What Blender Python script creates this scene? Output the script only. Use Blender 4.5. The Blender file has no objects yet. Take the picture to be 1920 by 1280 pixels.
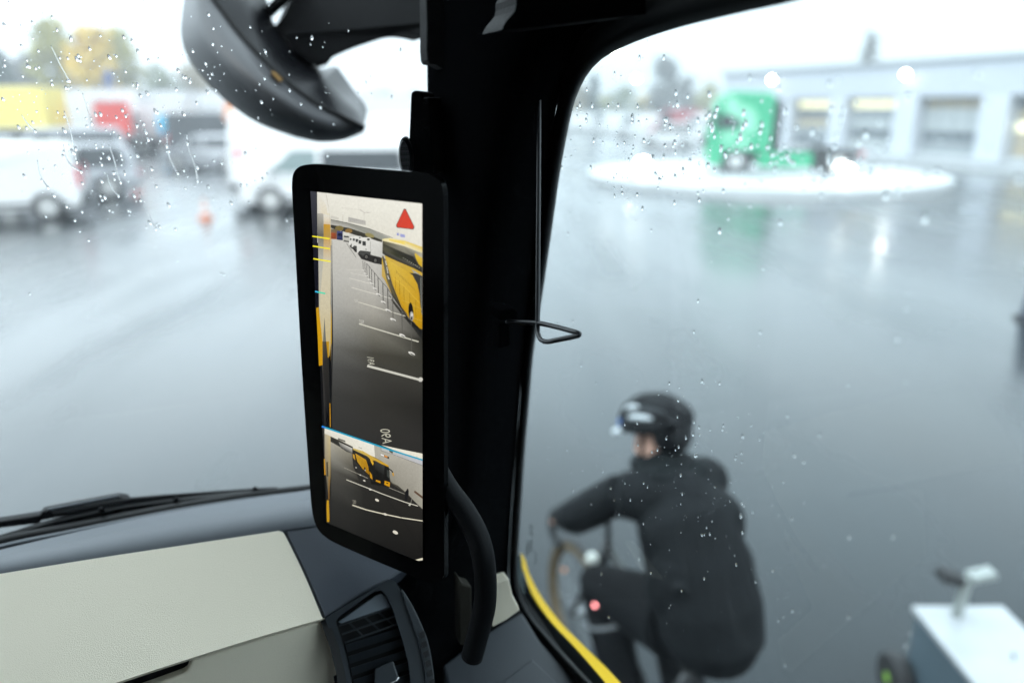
import bpy, bmesh, math, random
from mathutils import Vector, Matrix
PI = math.pi
R_ = math.radians
scene = bpy.context.scene
COL = scene.collection
random.seed(11)

# ------------------------------------------------------------------ camera, sky, sun, exposure
PITCH, FPX, EYE = R_(17.26), 1400.0, 2.75
cam_d = bpy.data.cameras.new("camera")
cam = bpy.data.objects.new("camera", cam_d)
COL.objects.link(cam)
cam.location = (0, 0, EYE)
cam.rotation_euler = (PI / 2 - PITCH, 0, 0)
cam_d.sensor_width = 36
cam_d.lens = 36 * FPX / 1920
cam_d.clip_start = 0.02
cam_d.clip_end = 3000
cam_d.dof.use_dof = True
cam_d.dof.focus_distance = 0.80
cam_d.dof.aperture_fstop = 1.85
scene.camera = cam

world = bpy.data.worlds.new("World")
scene.world = world
world.use_nodes = True
wn, wl = world.node_tree.nodes, world.node_tree.links
wn.clear()
w_out = wn.new("ShaderNodeOutputWorld")
w_bg = wn.new("ShaderNodeBackground")
w_bg.inputs["Strength"].default_value = 0.1
w_sky = wn.new("ShaderNodeTexSky")
w_sky.sky_type = 'NISHITA'
w_sky.sun_disc = False
w_sky.sun_elevation = R_(38)
w_sky.sun_rotation = R_(200)
w_tc = wn.new("ShaderNodeTexCoord")
w_sep = wn.new("ShaderNodeSeparateXYZ")
w_ramp = wn.new("ShaderNodeMapRange")          # overcast: several times brighter above than at the horizon
w_ramp.inputs["From Min"].default_value = 0.0
w_ramp.inputs["From Max"].default_value = 0.36
w_ramp.inputs["To Min"].default_value = 4.4
w_ramp.inputs["To Max"].default_value = 17.0
w_noise = wn.new("ShaderNodeTexNoise")
w_noise.inputs["Scale"].default_value = 2.2
w_noise.inputs["Detail"].default_value = 4
w_nr = wn.new("ShaderNodeMapRange")
w_nr.inputs["To Min"].default_value = 0.88
w_nr.inputs["To Max"].default_value = 1.12
w_mul = wn.new("ShaderNodeMath"); w_mul.operation = 'MULTIPLY'
w_tint = wn.new("ShaderNodeMix"); w_tint.data_type = 'RGBA'; w_tint.blend_type = 'MULTIPLY'
w_tint.inputs["Factor"].default_value = 1.0
w_tint.inputs["B"].default_value = (0.84, 0.985, 1.06, 1)
w_mix = wn.new("ShaderNodeMix"); w_mix.data_type = 'RGBA'
w_mix.inputs["Factor"].default_value = 0.93
wl.new(w_tc.outputs["Generated"], w_sep.inputs[0])
wl.new(w_tc.outputs["Generated"], w_noise.inputs["Vector"])
wl.new(w_sep.outputs["Z"], w_ramp.inputs["Value"])
wl.new(w_noise.outputs["Fac"], w_nr.inputs["Value"])
wl.new(w_ramp.outputs["Result"], w_mul.inputs[0])
wl.new(w_nr.outputs["Result"], w_mul.inputs[1])
w_dot = wn.new("ShaderNodeVectorMath"); w_dot.operation = 'DOT_PRODUCT'     # extra sky brightness added on the left, to light the dash
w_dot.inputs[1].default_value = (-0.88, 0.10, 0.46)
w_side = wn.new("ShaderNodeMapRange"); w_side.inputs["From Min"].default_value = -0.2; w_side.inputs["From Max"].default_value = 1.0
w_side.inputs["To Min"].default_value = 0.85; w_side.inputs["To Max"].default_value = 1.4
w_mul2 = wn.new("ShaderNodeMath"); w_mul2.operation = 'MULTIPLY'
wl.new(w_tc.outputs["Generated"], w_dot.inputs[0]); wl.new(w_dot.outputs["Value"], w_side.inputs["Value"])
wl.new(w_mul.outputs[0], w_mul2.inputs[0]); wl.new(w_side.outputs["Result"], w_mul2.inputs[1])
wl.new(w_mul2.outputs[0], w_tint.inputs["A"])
wl.new(w_sky.outputs["Color"], w_mix.inputs["A"])
wl.new(w_tint.outputs["Result"], w_mix.inputs["B"])
wl.new(w_mix.outputs["Result"], w_bg.inputs["Color"])
wl.new(w_bg.outputs["Background"], w_out.inputs["Surface"])

sun_d = bpy.data.lights.new("sun", 'SUN')
sun_d.energy = 0.7
sun_d.angle = R_(40)
sun_d.color = (1.0, 0.97, 0.93)
sun = bpy.data.objects.new("sun", sun_d)
COL.objects.link(sun)
sun.rotation_euler = (R_(52), 0, R_(-20))

vs = scene.view_settings
vs.view_transform = 'Standard'
vs.look = 'None'
vs.exposure = 1.1
vs.gamma = 1.0
vs.use_curve_mapping = False
cy = scene.cycles
cy.use_denoising = True
cy.max_bounces = 8
cy.transparent_max_bounces = 24
cy.transmission_bounces = 8
cy.glossy_bounces = 4
cy.diffuse_bounces = 3
cy.caustics_reflective = False
cy.sample_clamp_indirect = 6.0

# ------------------------------------------------------------------ materials
def srgb(r, g, b):
    f = lambda c: (c / 255) / 12.92 if c <= 10 else (((c / 255) + 0.055) / 1.055) ** 2.4
    return (f(r), f(g), f(b))

MATS = {}
def mat(name, rgb, rough=0.5, metal=0.0, var=0.12, vscale=6.0, bump=0.0, bscale=300.0, coat=0.0, rvar=0.08, spec=0.5):
    if name in MATS: return MATS[name]
    m = bpy.data.materials.new(name); m.use_nodes = True
    nt = m.node_tree; b = nt.nodes["Principled BSDF"]
    b.inputs["Metallic"].default_value = metal
    b.inputs["Coat Weight"].default_value = coat
    b.inputs["Specular IOR Level"].default_value = spec
    tc = nt.nodes.new("ShaderNodeTexCoord")
    n = nt.nodes.new("ShaderNodeTexNoise"); n.inputs["Scale"].default_value = vscale; n.inputs["Detail"].default_value = 5
    nt.links.new(tc.outputs["Object"], n.inputs["Vector"])
    mr = nt.nodes.new("ShaderNodeMapRange")
    mr.inputs["To Min"].default_value = 1 - var; mr.inputs["To Max"].default_value = 1 + var
    nt.links.new(n.outputs["Fac"], mr.inputs["Value"])
    mx = nt.nodes.new("ShaderNodeMix"); mx.data_type = 'RGBA'; mx.blend_type = 'MULTIPLY'
    mx.inputs["Factor"].default_value = 1; mx.inputs["A"].default_value = (*rgb, 1)
    nt.links.new(mr.outputs["Result"], mx.inputs["B"])
    nt.links.new(mx.outputs["Result"], b.inputs["Base Color"])
    r2 = nt.nodes.new("ShaderNodeMapRange")
    r2.inputs["To Min"].default_value = max(0.02, rough - rvar); r2.inputs["To Max"].default_value = min(1, rough + rvar)
    nt.links.new(n.outputs["Fac"], r2.inputs["Value"]); nt.links.new(r2.outputs["Result"], b.inputs["Roughness"])
    if bump:
        v = nt.nodes.new("ShaderNodeTexVoronoi"); v.inputs["Scale"].default_value = bscale
        nt.links.new(tc.outputs["Object"], v.inputs["Vector"])
        bp = nt.nodes.new("ShaderNodeBump"); bp.inputs["Strength"].default_value = bump; bp.inputs["Distance"].default_value = 0.0006
        nt.links.new(v.outputs["Distance"], bp.inputs["Height"]); nt.links.new(bp.outputs["Normal"], b.inputs["Normal"])
    MATS[name] = m
    return m

def mat_emit(name, rgb, strength):
    m = bpy.data.materials.new(name); m.use_nodes = True
    b = m.node_tree.nodes["Principled BSDF"]
    b.inputs["Base Color"].default_value = (*rgb, 1)
    b.inputs["Emission Color"].default_value = (*rgb, 1)
    b.inputs["Emission Strength"].default_value = strength
    return m

def mat_pane(name, tint=(0.98, 0.99, 0.99)):
    m = bpy.data.materials.new(name); m.use_nodes = True
    nt = m.node_tree; nt.nodes.clear()
    out = nt.nodes.new("ShaderNodeOutputMaterial")
    tr = nt.nodes.new("ShaderNodeBsdfTransparent"); tr.inputs["Color"].default_value = (*tint, 1)
    gl = nt.nodes.new("ShaderNodeBsdfGlossy"); gl.inputs["Roughness"].default_value = 0.02
    lw = nt.nodes.new("ShaderNodeLayerWeight"); lw.inputs["Blend"].default_value = 0.5
    pw = nt.nodes.new("ShaderNodeMath"); pw.operation = 'POWER'; pw.inputs[1].default_value = 5
    fr = nt.nodes.new("ShaderNodeMath"); fr.operation = 'MULTIPLY_ADD'; fr.inputs[1].default_value = 0.85; fr.inputs[2].default_value = 0.018
    nt.links.new(lw.outputs["Facing"], pw.inputs[0]); nt.links.new(pw.outputs[0], fr.inputs[0])
    mx = nt.nodes.new("ShaderNodeMixShader")
    nt.links.new(fr.outputs[0], mx.inputs[0]); nt.links.new(tr.outputs[0], mx.inputs[1]); nt.links.new(gl.outputs[0], mx.inputs[2])
    nt.links.new(mx.outputs[0], out.inputs["Surface"])
    return m

M_black = mat("black_plastic", (0.003, 0.0033, 0.004), 0.55, bump=0.25, bscale=900, spec=0.12)
M_pillar = mat("dark_pillar_trim", (0.0022, 0.0024, 0.0028), 0.8, bump=0.25, bscale=700, spec=0.0)
M_trimgrain = mat("grained_dark_trim", (0.0032, 0.0036, 0.0044), 0.6, bump=0.8, bscale=700, spec=0.07)
M_gloss = mat("gloss_black", (0.0012, 0.0012, 0.0014), 0.16, rvar=0.03, spec=0.03)
M_rubber = mat("black_rubber", (0.004, 0.0045, 0.005), 0.5, spec=0.15)
M_beige = mat("beige_leather", (0.86, 0.785, 0.63), 0.5, var=0.06, bump=0.5, bscale=1300, rvar=0.04)
M_dashpad = mat("slate_dash_pad", srgb(72, 78, 85), 0.55, var=0.06, bump=0.35, bscale=700)
M_dashcorner = mat("slate_dash_corner", srgb(56, 62, 71), 0.5, var=0.06, bump=0.3, bscale=800)
M_ledge = mat("slate_door_ledge", srgb(37, 42, 48), 0.6, var=0.08, bump=0.3, bscale=800)
M_vent = mat("vent_plastic", srgb(44, 49, 54), 0.42, var=0.08)
M_ventdark = mat("vent_dark", (0.004, 0.0045, 0.005), 0.5)
M_metaledge = mat("satin_metal", (0.45, 0.46, 0.47), 0.3, metal=1.0)
M_mirror = mat("grey_mirror_shell", (0.055, 0.057, 0.062), 0.42, var=0.18, vscale=14)
M_mirrorback = mat("wet_black_shell", (0.005, 0.0055, 0.007), 0.32, var=0.3, vscale=20, rvar=0.15, spec=0.22)
M_armblack = mat("mirror_arm_black", (0.0015, 0.0016, 0.002), 0.6, spec=0.05)
M_yellow = mat("yellow_paint", srgb(236, 192, 20), 0.35, var=0.04)
M_greyedge = mat("grey_door_edge", srgb(92, 104, 106), 0.5, var=0.15, vscale=30)
M_windscreen = mat_pane("windscreen_pane")
M_sideglass = mat_pane("side_pane", (0.88, 0.93, 0.938))
M_tyre = mat("tyre_rubber", (0.016, 0.016, 0.017), 0.7)
M_rim = mat("silver_rim", (0.55, 0.55, 0.54), 0.35, metal=0.7)
M_white = mat("white_paint", (0.64, 0.645, 0.65), 0.3, var=0.05, vscale=1.5, coat=0.3)
M_whitebox = mat("white_box_panel", (0.56, 0.57, 0.58), 0.45, var=0.05, vscale=1.5)
M_silver = mat("silver_paint", (0.34, 0.35, 0.37), 0.3, metal=0.4, var=0.06)
M_darkpaint = mat("charcoal_paint", (0.035, 0.037, 0.045), 0.25, coat=0.4)
M_red = mat("red_paint", (0.60, 0.05, 0.035), 0.35, coat=0.3)
M_orange = mat("orange_paint", (0.75, 0.22, 0.03), 0.4)
M_trailer = mat("pale_yellow_panel", (0.72, 0.60, 0.16), 0.45, var=0.05, vscale=0.7)
M_green = mat("green_paint", (0.014, 0.30, 0.145), 0.4, var=0.05, coat=0.2)
M_palegreen = mat("pale_green_wrap", (0.20, 0.50, 0.34), 0.35, var=0.06)
M_carglass = mat("dark_car_window", (0.020, 0.024, 0.028), 0.08, rvar=0.03)
M_lightglass = mat("pale_car_window", (0.16, 0.21, 0.21), 0.1, rvar=0.03)
M_under = mat("dark_undertray", (0.012, 0.012, 0.013), 0.7)
M_tail = mat("red_lamp_lens", (0.55, 0.03, 0.04), 0.25)
M_headl = mat("clear_lamp_lens", (0.55, 0.57, 0.6), 0.15)
M_cyan = mat("cyan_sign", (0.06, 0.55, 0.85), 0.4)
M_blue = mat("blue_sign", (0.04, 0.07, 0.20), 0.4)
M_pole = mat("galvanised_pole", (0.35, 0.36, 0.37), 0.45, metal=0.5)
M_wall = mat("grey_wall_cladding", (0.42, 0.44, 0.48), 0.5, var=0.05, vscale=0.5)
M_column = mat("light_grey_column", (0.50, 0.52, 0.56), 0.5, var=0.05, vscale=0.6)
M_podium = mat("white_podium", (0.50, 0.51, 0.52), 0.4, var=0.16, vscale=0.9)
M_doorgrey = mat("door_frame_grey", (0.22, 0.24, 0.26), 0.45)
M_doorpane = mat("door_pane", (0.16, 0.18, 0.19), 0.12)
M_ledgeconc = mat("concrete_ledge", (0.50, 0.51, 0.52), 0.6, var=0.12, vscale=1.0)
M_warm = mat_emit("lit_door_pane", (1.0, 0.90, 0.55), 0.55)
M_panel = [mat("pale_door_pane", (0.42, 0.44, 0.44), 0.3), mat("mid_door_pane", (0.26, 0.28, 0.29), 0.25), mat("dim_door_pane", (0.10, 0.115, 0.125), 0.2), mat("tan_door_pane", (0.42, 0.34, 0.22), 0.35)]
door_rnd = random.Random(3)
M_lamp = mat_emit("lamp_glow", (1.0, 0.97, 0.90), 30.0)

# ------------------------------------------------------------------ geometry helpers
def tag(o, label=None, cat=None, group=None, kind=None):
    if label: o["label"] = label
    if cat: o["category"] = cat
    if group: o["group"] = group
    if kind: o["kind"] = kind
    return o

def empty(name, loc=(0, 0, 0), az=0.0, label=None, cat=None, group=None):
    o = bpy.data.objects.new(name, None); COL.objects.link(o)
    o.location = loc; o.rotation_euler = (0, 0, az); o.empty_display_size = 0.2
    return tag(o, label, cat, group)

def copy_tree(o, parent=None):
    c = o.copy(); COL.objects.link(c)
    if parent: c.parent = parent
    for ch in list(o.children): copy_tree(ch, c)
    return c

class MB:
    def __init__(s): s.bm = bmesh.new()
    def quadgrid(s, rows, close=False):
        vr = [[s.bm.verts.new(p) for p in r] for r in rows]
        n = len(vr)
        for i in range(n if close else n - 1):
            a, b = vr[i], vr[(i + 1) % n]
            for j in range(len(a) - 1):
                try: s.bm.faces.new((a[j], a[j + 1], b[j + 1], b[j]))
                except ValueError: pass
        return vr
    def poly(s, pts, ext=None):
        a = [s.bm.verts.new(p) for p in pts]
        fs = [s.bm.faces.new(a)]
        if ext is not None:
            ext = Vector(ext)
            b = [s.bm.verts.new(Vector(p) + ext) for p in pts]
            fs.append(s.bm.faces.new(list(reversed(b))))
            n = len(a)
            for i in range(n): s.bm.faces.new((a[i], b[i], b[(i + 1) % n], a[(i + 1) % n]))
        return s
    def box(s, c, d, mtx=None):
        m = Matrix.Translation(Vector(c)) @ Matrix.Diagonal((d[0], d[1], d[2], 1))
        if mtx: m = mtx @ m
        bmesh.ops.create_cube(s.bm, size=1, matrix=m); return s
    def cyl(s, a, b, r1, r2=None, n=16):
        a, b = Vector(a), Vector(b); r2 = r1 if r2 is None else r2
        d = b - a; q = d.to_track_quat('Z', 'Y').to_matrix().to_4x4()
        bmesh.ops.create_cone(s.bm, cap_ends=True, segments=n, radius1=r1, radius2=r2, depth=d.length, matrix=Matrix.Translation((a + b) / 2) @ q)
        return s
    def ball(s, c, r, u=16, v=10):
        r = (r, r, r) if not hasattr(r, '__len__') else r
        bmesh.ops.create_uvsphere(s.bm, u_segments=u, v_segments=v, radius=1, matrix=Matrix.Translation(Vector(c)) @ Matrix.Diagonal((*r, 1)))
        return s
    def tube(s, pts, radii, n=10, flat=None):
        pts = [Vector(p) for p in pts]
        if not hasattr(radii, '__len__'): radii = [radii] * len(pts)
        rows = []; up = None
        for i, p in enumerate(pts):
            t = (pts[min(i + 1, len(pts) - 1)] - pts[max(i - 1, 0)]).normalized()
            if up is None: up = Vector((0, 0, 1)) if abs(t.z) < 0.9 else Vector((1, 0, 0))
            x = t.cross(up).normalized(); up = x.cross(t).normalized()
            rows.append([p + (x * math.cos(2 * PI * k / n) + up * math.sin(2 * PI * k / n)) * radii[i] for k in range(n + 1)])
        vr = [[s.bm.verts.new(q) for q in r[:n]] for r in rows]
        for i in range(len(vr) - 1):
            for k in range(n):
                s.bm.faces.new((vr[i][k], vr[i][(k + 1) % n], vr[i + 1][(k + 1) % n], vr[i + 1][k]))
        s.bm.faces.new(list(reversed(vr[0]))); s.bm.faces.new(vr[-1])
        return s
    def build(s, name, m, parent=None, smooth=False, bevel=0.0, bseg=2, solid=0.0, recalc=True, loc=None):
        bmesh.ops.remove_doubles(s.bm, verts=s.bm.verts, dist=1e-6)
        if recalc: bmesh.ops.recalc_face_normals(s.bm, faces=s.bm.faces)
        me = bpy.data.meshes.new(name); s.bm.to_mesh(me); s.bm.free()
        o = bpy.data.objects.new(name, me); COL.objects.link(o)
        if m: me.materials.append(m)
        if parent: o.parent = parent
        if loc: o.location = loc
        if smooth:
            for p in me.polygons: p.use_smooth = True
        if solid:
            md = o.modifiers.new("solid", 'SOLIDIFY'); md.thickness = solid; md.offset = 0
        if bevel:
            md = o.modifiers.new("bevel", 'BEVEL'); md.width = bevel; md.segments = bseg; md.limit_method = 'ANGLE'; md.angle_limit = R_(35)
            md.harden_normals = False
        return o

def catmull(pts, n=6, closed=False):
    out = []; N = len(pts)
    for i in range(N if closed else N - 1):
        g = (lambda k: pts[k % N]) if closed else (lambda k: pts[max(0, min(N - 1, k))])
        p0, p1, p2, p3 = g(i - 1), g(i), g(i + 1), g(i + 2)
        for k in range(n):
            t = k / n
            out.append(tuple(0.5 * (2 * b + (c - a) * t + (2 * a - 5 * b + 4 * c - d) * t * t + (3 * b - a - 3 * c + d) * t ** 3) for a, b, c, d in zip(p0, p1, p2, p3)))
    if not closed: out.append(tuple(pts[-1]))
    return out

def resample(pts, n):
    L = [0.0]
    for a, b in zip(pts, pts[1:]): L.append(L[-1] + math.dist(a, b))
    out = []; j = 0
    for i in range(n):
        t = L[-1] * i / (n - 1)
        while j < len(L) - 2 and L[j + 1] < t: j += 1
        f = (t - L[j]) / max(1e-9, L[j + 1] - L[j])
        out.append(tuple(a + (b - a) * f for a, b in zip(pts[j], pts[j + 1])))
    return out

# sight lines, used to survey where things stand
CAMP = Vector((0, 0, EYE))
SP, CP = math.sin(PITCH), math.cos(PITCH)
def ray(px, py):
    x, y = (px - 960) / FPX, (py - 640) / FPX
    return Vector((x, CP - SP * y, -(SP + CP * y)))
YAW = R_(23)
TR = Vector((math.cos(YAW), math.sin(YAW), 0))     # to the right of the truck
TF = Vector((-math.sin(YAW), math.cos(YAW), 0))    # ahead of the truck
UP = Vector((0, 0, 1))
def T(u, v, z): return TR * u + TF * v + UP * z
def hit(px, py, p0, n):
    d = ray(px, py); n = Vector(n)
    return CAMP + d * ((Vector(p0) - CAMP).dot(n) / d.dot(n))
def at_d(px, py, d): return CAMP + ray(px, py) * d
def at_u(px, py, u): return hit(px, py, TR * u, TR)
def at_v(px, py, v): return hit(px, py, TF * v, TF)
def at_z(px, py, z): return hit(px, py, (0, 0, z), UP)
def gnd(px, py): return at_z(px, py, 0)
def azdir(deg): return Vector((math.sin(R_(deg)), math.cos(R_(deg)), 0))
def rotz_for(deg): return R_(90 - deg)              # local +x points along this azimuth

# ------------------------------------------------------------------ ground
def ground():
    m = bpy.data.materials.new("wet_asphalt"); m.use_nodes = True
    nt = m.node_tree; b = nt.nodes["Principled BSDF"]; N = nt.nodes.new; Lk = nt.links.new
    tc = N("ShaderNodeTexCoord")
    mp = N("ShaderNodeMapping"); mp.inputs["Rotation"].default_value = (0, 0, YAW + R_(8)); mp.inputs["Scale"].default_value = (0.30, 0.05, 1)
    Lk(tc.outputs["Object"], mp.inputs["Vector"])
    big = N("ShaderNodeTexNoise"); big.inputs["Scale"].default_value = 1.6; big.inputs["Detail"].default_value = 5; big.inputs["Roughness"].default_value = 0.55
    Lk(mp.outputs[0], big.inputs["Vector"])
    big2 = N("ShaderNodeTexNoise"); big2.inputs["Scale"].default_value = 0.22; big2.inputs["Detail"].default_value = 6
    Lk(tc.outputs["Object"], big2.inputs["Vector"])
    pud = N("ShaderNodeMapRange"); pud.inputs["From Min"].default_value = 0.42; pud.inputs["From Max"].default_value = 0.60; pud.inputs["To Min"].default_value = 0.14; pud.inputs["To Max"].default_value = 0.30
    Lk(big.outputs["Fac"], pud.inputs["Value"]); Lk(pud.outputs["Result"], b.inputs["Coat Roughness"])
    add = N("ShaderNodeMath"); add.operation = 'ADD'; Lk(big.outputs["Fac"], add.inputs[0]); Lk(big2.outputs["Fac"], add.inputs[1])
    rr = N("ShaderNodeMapRange"); rr.inputs["From Min"].default_value = 0.75; rr.inputs["From Max"].default_value = 1.25
    rr.inputs["To Min"].default_value = 0.12; rr.inputs["To Max"].default_value = 0.40
    Lk(add.outputs[0], rr.inputs["Value"]); Lk(rr.outputs["Result"], b.inputs["Roughness"])
    fine = N("ShaderNodeTexNoise"); fine.inputs["Scale"].default_value = 90; fine.inputs["Detail"].default_value = 3
    Lk(tc.outputs["Object"], fine.inputs["Vector"])
    cr = N("ShaderNodeMapRange"); cr.inputs["From Min"].default_value = 0.75; cr.inputs["From Max"].default_value = 1.25
    cr.inputs["To Min"].default_value = 0.005; cr.inputs["To Max"].default_value = 0.020
    Lk(add.outputs[0], cr.inputs["Value"])
    mul = N("ShaderNodeMath"); mul.operation = 'MULTIPLY'; Lk(cr.outputs["Result"], mul.inputs[0])
    fr = N("ShaderNodeMapRange"); fr.inputs["To Min"].default_value = 0.6; fr.inputs["To Max"].default_value = 1.4
    Lk(fine.outputs["Fac"], fr.inputs["Value"]); Lk(fr.outputs["Result"], mul.inputs[1])
    cc = N("ShaderNodeCombineColor")
    for i, k in enumerate((0.62, 1.0, 1.22)):
        mm = N("ShaderNodeMath"); mm.operation = 'MULTIPLY'; mm.inputs[1].default_value = k
        Lk(mul.outputs[0], mm.inputs[0]); Lk(mm.outputs[0], cc.inputs[i])
    Lk(cc.outputs[0], b.inputs["Base Color"])
    bp = N("ShaderNodeBump"); bp.inputs["Strength"].default_value = 0.16; bp.inputs["Distance"].default_value = 0.004
    Lk(fine.outputs["Fac"], bp.inputs["Height"]); Lk(bp.outputs["Normal"], b.inputs["Normal"])
    b.inputs["IOR"].default_value = 1.12
    b.inputs["Coat Weight"].default_value = 1.0; b.inputs["Coat IOR"].default_value = 1.29; b.inputs["Coat Roughness"].default_value = 0.25
    mb = MB(); S = 700
    mb.poly([(-S, -S, 0), (S, -S, 0), (S, S, 0), (-S, S, 0)])
    tag(mb.build("ground", m), "wet dark asphalt yard reflecting the overcast sky", "ground", kind="structure")
ground()

# ------------------------------------------------------------------ the truck cab seen from inside
FLOOR = 1.45
cab = empty("truck_cab", T(-0.78, 0.0, FLOOR), YAW, "dark truck cab interior with beige dashboard, thick black corner pillar and rain-wet windows", "truck cab")
bpy.context.view_layer.update()
CABINV = Matrix.Translation(Vector(cab.location)) @ Matrix.Rotation(YAW, 4, 'Z')
CABINV = CABINV.inverted()
def cabpart(mb, name, m, parent=None, **kw):
    """a mesh given in world coordinates becomes a part of the cab"""
    mb.bm.transform(CABINV)
    return mb.build(name, m, parent or cab, **kw)

U_GLASS = 0.42
# inner edge of the side window opening, from the top rear, down the pillar, along the belt
win_edge = [(1700, -60), (1500, 0), (1400, 22), (1300, 45), (1230, 65), (1170, 88), (1130, 110), (1105, 135), (1088, 165), (1075, 200), (1062, 260), (1050, 325),
            (1040, 395), (1030, 465), (1020, 535), (1008, 610), (1000, 665), (993, 745), (985, 835), (979, 920), (974, 1000), (971, 1067), (979, 1114),
            (999, 1156), (1046, 1209), (1112, 1280), (1260, 1430)]
frame_out = [(1640, -140), (1400, -75), (1300, -45), (1215, -12), (1150, 20), (1100, 55), (1075, 90), (1063, 120), (1052, 160), (1042, 210), (1030, 270), (1020, 335),
             (1012, 400), (1004, 470), (997, 540), (988, 610), (981, 670), (975, 750), (968, 840), (962, 920), (957, 1000), (954, 1084), (961, 1118),
             (978, 1150), (1020, 1209), (1090, 1284), (1236, 1436)]
N = 90
we = resample(catmull(win_edge, 6), N); fo = resample(catmull(frame_out, 6), N)
W0 = [at_u(p[0], p[1], U_GLASS + 0.004) for p in we]
W1 = [at_u(p[0] - 2, p[1] - 1, U_GLASS - 0.014) for p in we]
O1 = [at_u(a[0] * .55 + b[0] * .45, a[1] * .55 + b[1] * .45, U_GLASS - 0.032) for a, b in zip(we, fo)]
O0 = [at_u(p[0], p[1], U_GLASS - 0.030) for p in fo]
mb = MB(); mb.quadgrid([W0, W1, O1, O0])
cabpart(mb, "side_window_seal", M_rubber, smooth=True)

# belt of the yellow door outside the glass
yl = [(976, 1038), (978, 1046), (984, 1076), (1002, 1118), (1035, 1166), (1083, 1218), (1136, 1280), (1266, 1440)]
yr = [(978, 1037), (984, 1046), (993, 1076), (1015, 1118), (1051, 1166), (1103, 1218), (1164, 1280), (1300, 1440)]
a_, b_ = resample(catmull(yl, 6), 40), resample(catmull(yr, 6), 40)
A0 = [at_u(p[0], p[1], U_GLASS + 0.014) for p in a_]; B0 = [at_u(p[0], p[1], U_GLASS + 0.060) for p in b_]
mb = MB(); mb.quadgrid([A0, B0, [q - UP * 0.03 for q in B0]])
cabpart(mb, "door_edge_strip", M_yellow, smooth=True)
g0 = resample(catmull([(967, 1038), (966, 1067), (974, 1114), (994, 1156), (1041, 1209), (1104, 1285), (1250, 1440)], 6), 40)
mb = MB(); mb.quadgrid([[at_u(p[0], p[1], U_GLASS + 0.008) for p in g0], [q - TR * 0.002 + UP * 0.0005 for q in A0]])
cabpart(mb, "door_edge_channel", M_greyedge, smooth=True)

# the corner pillar: from the windscreen edge, round towards us, to the window seal
pl = [(790, -90), (797, -20), (800, 60), (801, 150), (803, 260), (806, 400), (810, 560), (816, 720), (822, 860), (822, 950), (790, 1030), (725, 1075), (700, 1110), (690, 1200), (690, 1330), (690, 1440)]
pr = [(1230, -90), (1118, 25), (1070, 118), (1046, 190), (1034, 260), (1015, 400), (997, 550), (979, 700), (968, 840), (960, 940), (955, 1030), (952, 1090), (945, 1150), (920, 1210), (900, 1440)]
Np = 60
L_, R2 = resample(catmull(pl, 6), Np), resample(catmull(pr, 6), Np)
rows = []
for k in range(9):
    t = k / 8; row = []
    for a, b in zip(L_, R2):
        pR = at_u(b[0], b[1], U_GLASS - 0.028)
        dR = (pR - CAMP).dot(Vector((0, CP, -SP)))
        d = 0.97 * (1 - t) + dR * t - 0.11 * math.sin(PI * t) ** 0.8 * 1.0
        row.append(at_d(a[0] + (b[0] - a[0]) * t, a[1] + (b[1] - a[1]) * t, d))
    rows.append(row)
first = [p + TF * 0.14 + TR * 0.05 for p in rows[0]]
mb = MB(); mb.quadgrid([first] + rows)
pillar = cabpart(mb, "corner_pillar", M_pillar, smooth=True)

# grained upper end of the pillar trim with its joint line
mb = MB()
mb.poly([at_d(x, y, 0.905) for x, y in catmull([(798, -30), (800, 40), (801, 113), (818, 121), (838, 128), (846, 70), (850, 20), (864, -30)], 3)], TF * 0.03)
cabpart(mb, "pillar_cap", M_trimgrain, pillar, bevel=0.004)

# headliner over the side window and its lighter corner moulding
hp = [(1120, -90), (1075, 20), (1063, 110)]
mb = MB()
top = [at_u(x, y, U_GLASS - 0.028) for x, y in [(1066, 135), (1072, 105), (1097, 68), (1154, 30), (1220, -4), (1405, -70), (1645, -132)]]
inn = [p - TR * (0.05 + 0.05 * i / 6) + UP * (0.05 + 0.02 * i) for i, p in enumerate(top)]
far_ = [p - TR * 0.16 + UP * (0.16) for p in top]
mb.quadgrid([top, inn, far_])
cabpart(mb, "header_trim", M_pillar, smooth=True)
mb = MB()
mb.poly([at_d(x, y, 0.66) for x, y in catmull([(941, 57), (948, 42), (966, 20), (1000, -30), (1260, -60), (1560, -60)], 4) + catmull([(1500, -2), (1330, 14), (1150, 34), (1020, 50)], 4)], TF * 0.05)
cabpart(mb, "roof_moulding", M_trimgrain, bevel=0.006)

# shell of the cab
def cabbox(mb, u0, u1, v0, v1, z0, z1):
    c = T((u0 + u1) / 2, (v0 + v1) / 2, (z0 + z1) / 2)
    mb.box((0, 0, 0), (u1 - u0, v1 - v0, z1 - z0), Matrix.Translation(c) @ Matrix.Rotation(YAW, 4, 'Z'))
mb = MB(); cabbox(mb, -2.05, 0.47, -1.15, 1.06, 3.24, 3.30); cabpart(mb, "roof", M_black)
mb = MB(); cabbox(mb, -2.05, 0.47, -1.20, -1.15, FLOOR, 3.30); cabpart(mb, "rear_wall", M_black)
mb = MB(); cabbox(mb, -2.05, 0.47, -1.15, 1.05, FLOOR - 0.05, FLOOR); cabpart(mb, "floor_panel", M_black)
mb = MB(); cabbox(mb, -2.05, -2.0, -1.15, 1.05, FLOOR, 2.1); cabbox(mb, -2.05, -2.0, -1.15, -0.35, 2.1, 3.24); cabbox(mb, -2.05, -2.0, -0.35, 0.98, 2.95, 3.24); cabbox(mb, -2.05, -2.0, 0.80, 1.05, 2.1, 2.95)
cabpart(mb, "driver_side_wall", M_black)
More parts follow.
